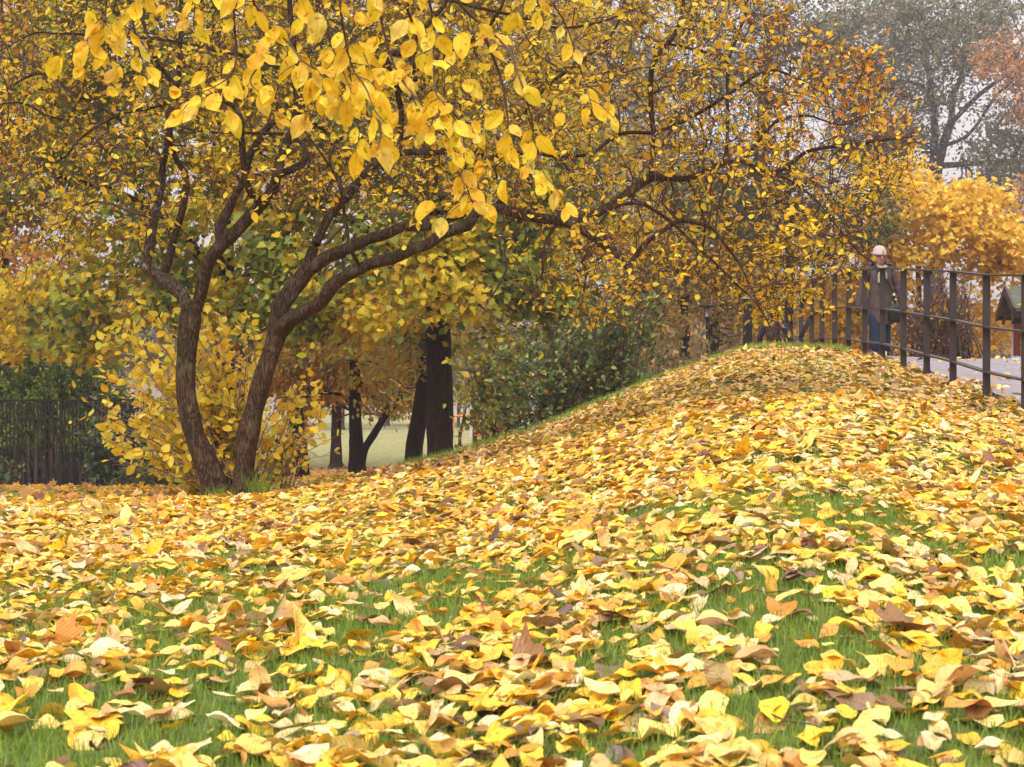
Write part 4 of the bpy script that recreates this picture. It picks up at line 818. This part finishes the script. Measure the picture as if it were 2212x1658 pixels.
# ------------------------------------------------------------------ building, metal stair, bin
pale = plain('pale render', (.55, .5, .52), .9, noise=.05, scale=3.); glass = plain('dark glass', (.08, .09, .11), .15, .6)
bp = np.array([-12.9, 46., -2.4]); root = thing('pale_building', bp, 'pale building glimpsed behind the yellow suckers', 'building', rz=-.05)
b = MB(); b.box((2., 3., 1.7), (3.9, 6, 3.5)); b.build('wall', pale, root)
b = MB(); b.box((2., 3., 3.6), (4.4, 6.6, .3)); b.build('roof', plain('dark roof', (.08, .07, .07)), root)
for k in range(2):
    b = MB(); x = 1. + k * 1.9
    for dx in (-.52, .52): b.box((x + dx, -.03, 1.9), (.08, .08, 1.5))
    for dz in (-.75, 0, .75): b.box((x, -.03, 1.9 + dz), (.96, .07, .07))
    fr = b.build('window', plain('window frame', (.6, .58, .56)), root); b = MB(); b.box((x, -.01, 1.9), (.98, .03, 1.46)); b.build('pane', glass, fr)
sp0 = P(535, 1040, 36); sp0[2] = float(zg(sp0[0], sp0[1])); root = thing('metal_stair', sp0, 'dark metal stair tower with a railed landing between the two stems', 'staircase')
zt = lambda v: (864 - v) / F * 36 - sp0[2]; k = 36 / F
for ux in (-22, 0):
    for dy in (0, .7):
        b = MB(); b.box((ux * k, dy, zt(748) / 2), (.09, .09, zt(748))); b.build('post', M['iron'], root)
b = MB(); b.box((-11 * k, .35, zt(798)), (22 * k + .12, .85, .06)); b.build('landing', M['iron'], root)
b = MB(); [b.box((-11 * k, y, zt(v)), (22 * k + .09, .04, .04)) for v in (749,) for y in (0, .7)]
[b.box((-22 * k + i * 22 * k / 7, 0, (zt(749) + zt(798)) / 2), (.018, .018, zt(749) - zt(798))) for i in range(8)]; b.build('handrail', M['iron'], root)
for i in range(11):
    b = MB(); b.box((-11 * k, .1 + i * .05, zt(815) - i * .2), (22 * k, .24, .035)); b.build('tread', M['iron'], root)
bn = ground_at(605, 28); root = thing('litter_bin', bn, 'square dark litter bin half hidden by the right hand sprays', 'bin')
b = MB(); b.box((0, 0, .42), (.34, .34, .78)); b.box((0, 0, .05), (.26, .26, .1)); b.build('body', M['black'], root); b = MB(); b.box((0, 0, .85), (.4, .4, .05)); b.box((0, 0, .89), (.3, .3, .03)); b.build('lid', M['iron'], root)

# ------------------------------------------------------------------ playground frame, pole, posts, lamp
org = plain('orange paint', (.75, .2, .08), .5); gal = plain('galvanised steel', (.5, .5, .54), .4)
pb = ground_at(1040, 78); root = thing('playground_frame', pb, 'orange and white climbing frame far across the lawn', 'playground frame'); k = 78 / F
def pf(u, v): return ((u - 1040) * k, 0, (864 - v) * k - pb[2])
for u, v0 in ((1017, 899), (1049, 899), (1071, 935)):
    b = MB(); x, _, z = pf(u, v0 - 18); b.box((x, 0, z / 2), (.11, .11, z)); b.build('post', gal, root)
for (a, b_, v) in ((980, 1017, 899), (1023, 1080, 940)):
    b = MB(); p0, p1 = pf(a, v), pf(b_, v); b.tube([p0, p1], [.06, .06], 8); b.tube([p1, (p1[0] + .05, 0, 0)], [.05, .05], 8); b.tube([p0, (p0[0] - .05, 0, 0)], [.05, .05], 8); b.build('bar', org, root, smooth=True)
pp = ground_at(1086, 38); root = thing('thin_pole', pp, 'thin dark pole standing at the foot of the dark green shrub', 'pole')
b = MB(); b.lathe([(.05, 0), (.05, .08), (.03, .1), (.028, 1.35), (.034, 1.36), (.034, 1.4), (.0, 1.43)], (0, 0, 0), 10); b.build('shaft', M['black'], root, smooth=True)
kp = np.array([4.09, 26.3, float(zg(4.09, 26.3))]); zt_ = (1500 - 1122) / 5673 * 26.3 - kp[2]; root = thing('black_post', kp, 'thick black post at the end of the railing on the mound', 'post')
b = MB(); b.box((-.036, 0, zt_ / 2 - .1), (.07, .12, zt_ + .2)); b.box((.045, .02, zt_ / 2 - .14), (.07, .1, zt_ + .1)); b.build('shaft', M['black'], root)
b = MB(); b.box((.0, 0, zt_ + .016), (.19, .15, .03)); b.build('cap', plain('wet steel', (.4, .4, .42), .2), root)
lx, ly = (2652 - 1920) / 5673 * 40, 40.; lz = float(zg(lx, ly)); root = thing('park_lamp', (lx, ly, lz), 'dark park lamp with a flat round hat and pale glass lantern behind the mound', 'street lamp')
H = lambda y: (1500 - y) / 5673 * 40 - lz
b = MB(); b.lathe([(.09, -.2), (.09, .5), (.05, .6), (.036, .9), (.032, H(1235)), (.045, H(1228)), (.045, H(1222)), (.034, H(1220)), (.036, H(1207)), (.05, H(1204)), (.075, H(1192)), (.08, H(1190)), (0, H(1190))], (0, 0, 0), 16); b.build('pole', M['black'], root, smooth=True)
b = MB(); b.lathe([(.065, H(1190)), (.065, H(1155)), (0, H(1155))], (0, 0, 0), 16); lan = b.build('lantern', plain('frosted glass', (.55, .47, .36), .3), root, smooth=True)
b = MB(); [b.box((.078 * math.cos(a), .078 * math.sin(a), (H(1190) + H(1155)) / 2), (.014, .014, H(1155) - H(1190))) for a in np.arange(4) * math.pi / 2 + .5]; b.build('frame', M['black'], lan)
b = MB(); b.lathe([(0, H(1156)), (.22, H(1153)), (.235, H(1150)), (.22, H(1147)), (.06, H(1143)), (0, H(1142))], (0, 0, 0), 28); b.build('hat', M['black'], root, smooth=True)

# ------------------------------------------------------------------ red hut
red = plain('red painted boards', (.25, .035, .03), .7, noise=.25, scale=8.); white = plain('white trim', (.62, .56, .52), .6, noise=.08); tar = plain('black brown trim', (.03, .02, .02), .5)
def roof_mat():
    m, nt, b = newmat('mossy roof felt'); L = nt.links; tc = node(nt, 'ShaderNodeTexCoord'); n = node(nt, 'ShaderNodeTexNoise', i_Scale=5., i_Detail=6.); L.new(tc.outputs['Object'], n.inputs['Vector'])
    r = ramp(nt, n.outputs[0], [(.42, (.09, .085, .085)), (.56, (.05, .07, .02)), (.66, (.08, .11, .02)), (.72, (.35, .24, .07))]); L.new(r.outputs[0], b.inputs['Base Color']); b.inputs['Roughness'].default_value = .9
    bp_ = node(nt, 'ShaderNodeBump', i_Strength=.8, i_Distance=.03); L.new(n.outputs[0], bp_.inputs['Height']); L.new(bp_.outputs[0], b.inputs['Normal']); return m
hz = .1; hx = np.array([2, -.35]); hx = hx / np.linalg.norm(hx)          # direction of the ridge, to the right
root = thing('red_hut', (11.09, 33.0, hz), 'small red wooden hut with a mossy gabled roof beyond the path', 'hut', rz=math.atan2(hx[1], hx[0]))
# local x = along the ridge, local y = depth; gable wall at x=0, y from -1 to 1
zw, zp = 1.97 - hz, 2.44 - hz
b = MB(); b.add([(0, -1, 0), (0, 1, 0), (0, 1, zw), (0, 0, zp - .12), (0, -1, zw)], None, [[0, 1, 2], [0, 2, 3], [0, 3, 4]])
b.add([(0, -1, 0), (3, -1, 0), (3, -1, zw), (0, -1, zw)], [[0, 1, 2, 3]]); b.add([(0, 1, 0), (3, 1, 0), (3, 1, zw), (0, 1, zw)], [[3, 2, 1, 0]]); b.add([(3, -1, 0), (3, 1, 0), (3, 1, zw), (3, 0, zp - .12), (3, -1, zw)], None, [[0, 2, 1], [0, 3, 2], [0, 4, 3]])
for i in range(9): b.box((-.008, -.88 + i * .22, zw / 2), (.012, .012, zw))
b.build('wall', red, root)
for y, w in ((-1.0, 1), (1.0, -1)):
    b = MB(); b.box((-.02, y - .0 * w, zw / 2), (.03, .12, zw)); b.box((.06, y - .02 * w, zw / 2), (.16, .03, zw)); b.build('corner_board', white, root)
for s in (-1, 1):
    e = np.array([0, s * 1.32, zw - .09]); tpk = np.array([0, 0, zp])
    d = (tpk - e); sl = d / np.linalg.norm(d); nn = np.array([0, -sl[2] * s * -1 * -1, abs(sl[1])]); nn = np.array([0, s * sl[2], abs(sl[1])])
    b = MB(); q = [e, tpk]; V = [p + np.array([x, 0, 0]) + nn * t for x in (-.3, 3.3) for p in q for t in (0, .05)]
    b.add(V, [[0, 1, 3, 2], [4, 6, 7, 5], [0, 4, 5, 1], [2, 3, 7, 6], [1, 5, 7, 3], [0, 2, 6, 4]]); b.build('roof', roof_mat(), root)
    b = MB(); b.beam(e + np.array([-.32, 0, -.03]), tpk + np.array([-.32, 0, -.03]), .04, .17, up=(1, 0, 0)) if 0 else b.add([p + np.array([x, 0, 0]) + nn * t for x in (-.345, -.305) for p in q for t in (-.12, .055)], [[0, 1, 3, 2], [4, 6, 7, 5], [0, 4, 5, 1], [2, 3, 7, 6], [1, 5, 7, 3], [0, 2, 6, 4]])
    b.add([p + np.array([x, 0, 0]) + nn * t - np.array([0, 0, .14]) for x in (-.2, -.15) for p in q for t in (-.05, .04)], [[0, 1, 3, 2], [4, 6, 7, 5], [0, 4, 5, 1], [2, 3, 7, 6], [1, 5, 7, 3], [0, 2, 6, 4]]); b.build('barge_board', tar, root)
    b = MB(); b.tube([(-.3, s * 1.36, zw - .12), (3.2, s * 1.36, zw - .14)], [.05, .05], 8); b.build('gutter', tar, root, smooth=True)
b = MB(); b.tube([(.25, -1.36, zw - .15), (.25, -1.3, zw - .25), (.25, -1.1, zw - .45), (.25, -1.07, .55), (.2, -1.2, .42)], [.045] * 5, 10); b.build('downpipe', tar, root, smooth=True)
b = MB(); b.box((-.11, -.3, 1.62 - .02), (.2, .34, .13)); b.build('lamp_box', tar, root)
b = MB(); c = np.array([-.03, -.45, .92 + .1])
for i in range(14):
    a = i / 14 * 2 * math.pi; p = c + np.array([0, math.cos(a) * .2, math.sin(a) * .27]); b.ell((p + c) / 2 + (p - c) * .18, (.008, .05, .15), 8, 6, rot=Matrix.Rotation(a - math.pi / 2, 3, 'X'))
fl = b.build('sunflower_ornament', plain('sunflower yellow', (.7, .42, .05), .6), root, smooth=True); fl['label'] = 'painted wooden sunflower'
b = MB(); b.ell(c + np.array([-.012, 0, 0]), (.014, .085, .12), 14, 8); b.build('flower_centre', plain('seed brown', (.1, .05, .02), .8), fl, smooth=True)
b = MB(); b.ell(c + np.array([0, .35, .3]), (.01, .07, .24), 10, 8); b.ell(c + np.array([0, .28, .05]), (.01, .05, .16), 10, 8); b.build('leaf_ornament', plain('dark green paint', (.05, .1, .03), .6), root, smooth=True)
pot = np.array([10.52, 31.55, float(zg(10.52, 31.55))]); root = thing('painted_pot', pot, 'blue, red and yellow painted pot below the hut downpipe', 'pot')
hh = (1500 - 1337) / 5673 * 31.5 - pot[2]
b = MB(); b.lathe([(.0, 0), (.08, 0), (.11, hh * .6), (.12, hh), (.1, hh), (.09, hh * .9), (0, hh * .9)], (0, 0, 0), 18); b.build('body', plain('blue glaze', (.12, .25, .5), .4), root, smooth=True)
for (z0, z1, cc, nm_) in ((.82, .9, (.6, .5, .08), 'yellow glaze'), (.7, .76, (.5, .08, .06), 'red glaze')):
    b = MB(); b.lathe([(.118, hh * z0), (.124, hh * z0), (.125, hh * z1), (.118, hh * z1)], (0, 0, 0), 18); b.build('band', plain(nm_, cc, .4), root, smooth=True)
st = np.array([10.5, 31.9, float(zg(10.5, 31.9))]); root = MB(); hh = (1500 - 1338) / 5673 * 31.9 - st[2]
root.ell((0, 0, hh * .45), (.085, .06, hh * .55), 14, 10); o = root.build('white_stone', white, smooth=True); o.location = st + np.array([-.12, 0, 0]); tag(o, 'small upright white stone at the corner of the red hut', 'stone')

# ------------------------------------------------------------------ people
def skin_body(name, V, E, rad, mat, parent, root=0, sub=2, cols=None):
    me = bpy.data.meshes.new(name); me.from_pydata([tuple(v) for v in V], E, []); me.materials.append(mat)
    o = bpy.data.objects.new(name, me); link(o, parent); o.modifiers.new('skin', 'SKIN')
    for i, sv in enumerate(me.skin_vertices[0].data): sv.radius = (rad[i], rad[i] * .85); sv.use_root = i == root
    s = o.modifiers.new('sub', 'SUBSURF'); s.levels = sub; s.render_levels = sub
    return o
def hand_chain(V, E, R_, w, x, y, z, s):
    """palm and five fingers hanging down from wrist vertex w"""
    pi = len(V); V.append((x, y, z - .05)); R_.append(.022); E.append((w, pi))
    for k, (dy, L) in enumerate(((-.028, .062), (-.01, .072), (.01, .068), (.028, .055))):
        a = len(V); V.append((x + s * .004, y + dy, z - .085)); R_.append(.009); E.append((pi, a))
        b_ = len(V); V.append((x - s * .004, y + dy, z - .085 - L * .5)); R_.append(.008); E.append((a, b_))
        c_ = len(V); V.append((x - s * .022, y + dy, z - .085 - L * .9)); R_.append(.007); E.append((b_, c_))
    a = len(V); V.append((x - s * .01, y - .036, z - .06)); R_.append(.01); E.append((pi, a)); b_ = len(V); V.append((x - s * .016, y - .05, z - .095)); R_.append(.008); E.append((a, b_))
def person(loc, rz, label, coat_c, pants_c, hem=.47, height=1., hat='knit', glove=True, arms=((-.27, -.01, 1.0), (-.335, -.05, .73), (.27, 0, 1.0), (.335, -.03, .73)), step=.06, skin=(.42, .22, .16)):
    root = thing('person', loc, label, 'person', rz=rz); root.scale = (height,) * 3
    sk = plain('skin', skin, .5, noise=.05)
    V = [(0, 0, .82), (0, 0, .95), (0, 0, 1.1), (0, .01, 1.24), (0, .005, 1.31), (0, -.005, 1.37), (0, -.012, 1.43), (0, -.005, 1.5),
         (-.15, 0, 1.25), arms[0], arms[1], (.15, 0, 1.25), arms[2], arms[3],
         (-.085, 0, .76), (-.1, -.03 - step, .44), (-.1, .01 - step, .08), (-.11, -.13 - step, .035), (.085, 0, .76), (.095, -.02 + step, .44), (.095, .05 + step, .09), (.1, -.09 + step, .035)]
    E = [(0, 1), (1, 2), (2, 3), (3, 4), (4, 5), (5, 6), (6, 7), (3, 8), (8, 9), (9, 10), (3, 11), (11, 12), (12, 13), (0, 14), (14, 15), (15, 16), (16, 17), (0, 18), (18, 19), (19, 20), (20, 21)]
    Rr = [.13, .12, .13, .12, .05, .062, .085, .07, .055, .045, .028, .055, .045, .028, .08, .055, .04, .035, .08, .055, .04, .035]
    for w, s in ((10, -1), (13, 1)): hand_chain(V, E, Rr, w, *V[w], s)
    skin_body('body', V, E, Rr, sk, root)
    # face
    b = MB(); b.ell((0, -.102, 1.425), (.013, .02, .024), 10, 8); b.ell((-.083, 0, 1.43), (.012, .018, .03), 8, 6); b.ell((.083, 0, 1.43), (.012, .018, .03), 8, 6); b.build('nose_and_ears', sk, root, smooth=True)
    b = MB(); b.ell((0, -.088, 1.383), (.024, .012, .006), 10, 6); b.build('mouth', plain('lips', (.3, .08, .07), .5), root, smooth=True)
    for s in (-1, 1):
        b = MB(); b.ell((s * .032, -.088, 1.448), (.012, .008, .008), 8, 6); b.build('eye', plain('eye', (.06, .04, .03), .3), root, smooth=True)
    coat = plain('coat cloth', coat_c, .75, noise=.25, scale=14., bump=.6)
    b = MB(); n = 28
    rings = [((0, .01, 1.33), .07, .07), ((0, .005, 1.30), .11, .085), ((0, 0, 1.265), .165, .105), ((0, 0, 1.2), .18, .125), ((0, -.005, 1.1), .172, .13), ((0, -.005, 1.), .165, .13), ((0, 0, .92), .165, .13), ((0, 0, .8), .175, .145), ((0, 0, .66), .185, .155), ((0, 0, .54), .192, .16), ((0, 0, hem + .01), .196, .163), ((0, 0, hem), .188, .157)]
    b.loft(rings, n)
    v = b.V[0]; ang = np.arctan2(v[:, 1], v[:, 0]); amp = np.clip((1.2 - v[:, 2]) / .6, 0, 1) * .014
    v[:, :2] *= (1 + (np.sin(ang * 5 + v[:, 2] * 9) + .6 * np.sin(ang * 9 + v[:, 2] * 23))[:, None] * amp[:, None] * 4 * .6)
    cb = b.build('coat', coat, root, smooth=True)
    for s, el, wr in ((-1, arms[0], arms[1]), (1, arms[2], arms[3])):
        b = MB(); sh = (s * .155, 0, 1.255); pts, rr_ = smooth_path([(s * .1, 0, 1.27), sh, ((sh[0] + el[0]) / 2 + s * .01, el[1] / 2, (sh[2] + el[2]) / 2 + .01), el, ((el[0] + wr[0]) / 2 + s * .006, (el[1] + wr[1]) / 2, (el[2] + wr[2]) / 2), wr], [.062, .068, .06, .054, .05, .046], .02)
        rr_ = rr_ * (1 + .05 * np.sin(np.arange(len(rr_)) * 1.3)); V_, q_ = tubes(pts[None], rr_[None], 14); b.add(V_, q_); e = len(pts) - 1
        V3 = V_.reshape(len(pts), 14, 3); b.add(np.vstack([V3[-1], pts[-1]]), None, [[i, (i + 1) % 14, 14] for i in range(14)]); b.build('sleeve', coat, cb, smooth=True)
        b = MB(); b.tube([np.array(wr) + (0, 0, .02), np.array(wr) - (0, 0, .008)], [.051, .05], 14); b.build('cuff', coat, cb, smooth=True)
    b = MB(); b.box((-.03, -.147, .86), (.012, .01, .74)); b.build('placket', plain('zip shadow', tuple(x * .5 for x in coat_c)), cb)  # placket strip in darkened coat colour, painted as the shadow along the zip
    b = MB(); pts, _ = smooth_path([(-.12, -.05, 1.3), (-.13, .04, 1.33), (0, .1, 1.35), (.13, .04, 1.33), (.12, -.05, 1.3)], [1] * 5, .02); b.tube(pts, [.045] * len(pts), 12); b.build('hood', coat, cb, smooth=True)
    jean = plain('denim', pants_c, .8, noise=.35, scale=25., bump=.4)
    b = MB()
    for s, st_ in ((-1, -step), (1, step)):
        x = s * .095; b.loft([((x * .9, 0, .68), .08, .1), ((x, st_ * .4, .6), .088, .1), ((x, st_ * .9 - .02, .44), .078, .085), ((x, st_, .22), .08, .085), ((x, st_, .07), .085, .095), ((x, st_, .065), .07, .08)], 18)
    b.build('jeans', jean, root, smooth=True)
    for s, st_ in ((-1, -step), (1, step)):
        b = MB(); b.ell((s * .1, st_ - .05, .045), (.045, .13, .045), 14, 8); b.build('shoe', M['black'], root, smooth=True)
    if glove:
        for w, s in ((10, -1), (13, 1)):
            V2 = [V[w]]; E2 = []; R2_ = [.03]; hand_chain(V2, E2, R2_, 0, *V[w], s); skin_body('glove', V2, E2, [r * 1.25 for r in R2_], M['black'], root, sub=2)
    return root, coat
wl = np.array([(3299 - 1920) / 5673 * 21.8, 21.8, 0]); wl[2] = float(zg(wl[0], wl[1])) + .035
root, ct = person(wl, .08, 'person in a long grey brown coat, pale knitted hat and jeans behind the railing', (.07, .046, .043), (.014, .021, .05))
knit = plain('pale pink wool', (.48, .36, .37), .9, noise=.15, scale=60., bump=.5)
b = MB(); b.loft([((0, .01, 1.455), .1, .108), ((0, .01, 1.49), .103, .112), ((0, .012, 1.5), .098, .107), ((0, .012, 1.55), .092, .1), ((0, .015, 1.585), .07, .08), ((0, .015, 1.605), .035, .04), ((0, .015, 1.61), .01, .01)], 22); 
for s in (-1, 1): b.ell((s * .088, .01, 1.43), (.014, .045, .05), 10, 8)
b.build('hat', knit, root, smooth=True)
b = MB()
for s in (-1, 1):
    a = np.linspace(0, 2 * math.pi, 18); b.tube([(s * .033 + .024 * math.cos(t), -.103, 1.447 + .017 * math.sin(t)) for t in a], [.0016] * 18, 6); b.tube([(s * .06, -.104, 1.452), (s * .085, -.05, 1.455), (s * .088, 0, 1.45)], [.0022] * 3, 6)
b.tube([(-.008, -.106, 1.45), (.008, -.106, 1.45)], [.0025] * 2, 6); b.build('glasses', M['black'], root, smooth=True)
def scarf_mat():
    m, nt, b_ = newmat('striped scarf'); tc = node(nt, 'ShaderNodeTexCoord'); w = node(nt, 'ShaderNodeTexWave', i_Scale=22., i_Distortion=1.5); nt.links.new(tc.outputs['Object'], w.inputs['Vector'])
    r = ramp(nt, w.outputs[0], [(.45, (.06, .045, .04)), (.55, (.55, .45, .33))]); nt.links.new(r.outputs[0], b_.inputs['Base Color']); b_.inputs['Roughness'].default_value = .7; return m
b = MB(); pts, _ = smooth_path([(.09, .0, 1.33), (.06, -.075, 1.31), (0, -.1, 1.295), (-.06, -.075, 1.31), (-.09, 0, 1.33), (0, .08, 1.35), (.09, 0, 1.33)], [1] * 7, .015); b.tube(pts - np.array([0, 0, .02]), [.028] * len(pts), 10)
b.ell((-.01, -.135, 1.265), (.035, .025, .035), 10, 8)
for p in ([(-.01, -.15, 1.26), (-.05, -.165, 1.17), (-.06, -.165, 1.06)], [(.0, -.15, 1.26), (.02, -.165, 1.18), (.03, -.16, 1.12)]):
    sp, sr = smooth_path(p, [.018, .034, .03], .02); V_, q_ = tubes(sp[None], sr[None], 10); V_[:, 1] = V_[:, 1] * .4 + (-.163) * .6; b.add(V_, q_)
b.build('scarf', scarf_mat(), root, smooth=True)
bag = thing('shoulder_bag', wl + np.array([.19, -.16, .62]), 'black shoulder bag hanging at the walker hip', 'bag')
b = MB(); b.ell((0, 0, .0), (.115, .05, .16), 20, 12); v = b.V[0]; v[:, 2] = np.clip(v[:, 2], -.13, .12); b.build('body', M['black'], bag, smooth=True)
b = MB(); b.ell((0, -.012, .05), (.118, .05, .09), 20, 10); b.build('flap', plain('black nylon', (.02, .018, .02), .5), bag, smooth=True)
b = MB(); pts, _ = smooth_path([(.0, 0, .11), (-.06, -.02, .35), (-.19, -.005, .55), (-.3, .05, .72), (-.28, .2, .74), (-.1, .32, .5), (.04, .2, .15), (.02, .03, .1)], [1] * 8, .02); b.tube(pts, [.014] * len(pts), 6); b.build('strap', M['black'], bag, smooth=True)
b = MB(); b.box((-.035, -.035, .27), (.03, .008, .035)); b.box((-.01, -.035, .2), (.03, .008, .02)); b.build('buckle', gal, bag)
nl = np.array([(2906 - 1920) / 5673 * 31, 31., 0]); nl[2] = (1500 - 1150) / 5673 * 31 - 1.72
root, ct = person(nl, R(150), 'person in a navy jacket and dark cap walking away behind the top of the mound', (.018, .02, .045), (.03, .03, .04), height=1.07, hat='cap', glove=False, hem=.7, arms=((-.3, 0, 1.02), (-.34, -.12, .84), (.3, 0, 1.02), (.34, -.1, .84)))
b = MB(); b.ell((0, .0, 1.5), (.098, .108, .085), 18, 10); v = b.V[0]; v[:, 2] = np.maximum(v[:, 2], 1.475); b.box((0, -.13, 1.482), (.15, .09, .012)); b.build('cap', M['black'], root, smooth=True)
b = MB(); b.ell((0, .05, 1.43), (.088, .07, .07), 14, 10); b.build('hair', plain('dark hair', (.03, .018, .014), .6), root, smooth=True)
gh = plain('grey white lining', (.42, .42, .46), .8)
b = MB(); b.ell((-.09, .075, 1.31), (.075, .06, .04), 12, 8); b.ell((.09, .075, 1.31), (.075, .06, .04), 12, 8); b.build('collar', gh, root, smooth=True)
fwd = Matrix.Rotation(R(150), 3, 'Z') @ Vector((0, .19, 1.2)); pk = thing('backpack', nl + np.array(fwd), 'dark brown backpack worn over the navy jacket', 'backpack', rz=R(150))
brn = plain('brown nylon', (.05, .025, .02), .6)
b = MB(); b.ell((0, 0, -.02), (.13, .075, .22), 18, 12); b.build('body', brn, pk, smooth=True); b = MB(); b.ell((0, .06, -.1), (.09, .04, .09), 14, 8); b.build('pocket', brn, pk, smooth=True)
for s in (-1, 1): b = MB(); pts, _ = smooth_path([(s * .08, -.03, .16), (s * .09, -.1, .2), (s * .1, -.24, .16), (s * .11, -.3, 0), (s * .12, -.2, -.2), (s * .09, -.03, -.2)], [1] * 6, .02); b.tube(pts, [.016] * len(pts), 6); b.build('strap', brn, pk, smooth=True)

# ------------------------------------------------------------------ haze
m = bpy.data.materials.new('haze'); m.use_nodes = True; nt = m.node_tree; nt.nodes.clear()
pv = nt.nodes.new('ShaderNodeVolumePrincipled'); pv.inputs['Color'].default_value = (.96, .95, 1, 1); pv.inputs['Density'].default_value = HAZE_DENSITY; pv.inputs['Anisotropy'].default_value = .2
ou = nt.nodes.new('ShaderNodeOutputMaterial'); nt.links.new(pv.outputs[0], ou.inputs['Volume'])
b = MB(); b.box((0, 125, 20), (640, 410, 50)); o = b.build('haze', m); o.display_type = 'WIRE'; tag(o, 'thin autumn mist', kind='stuff')
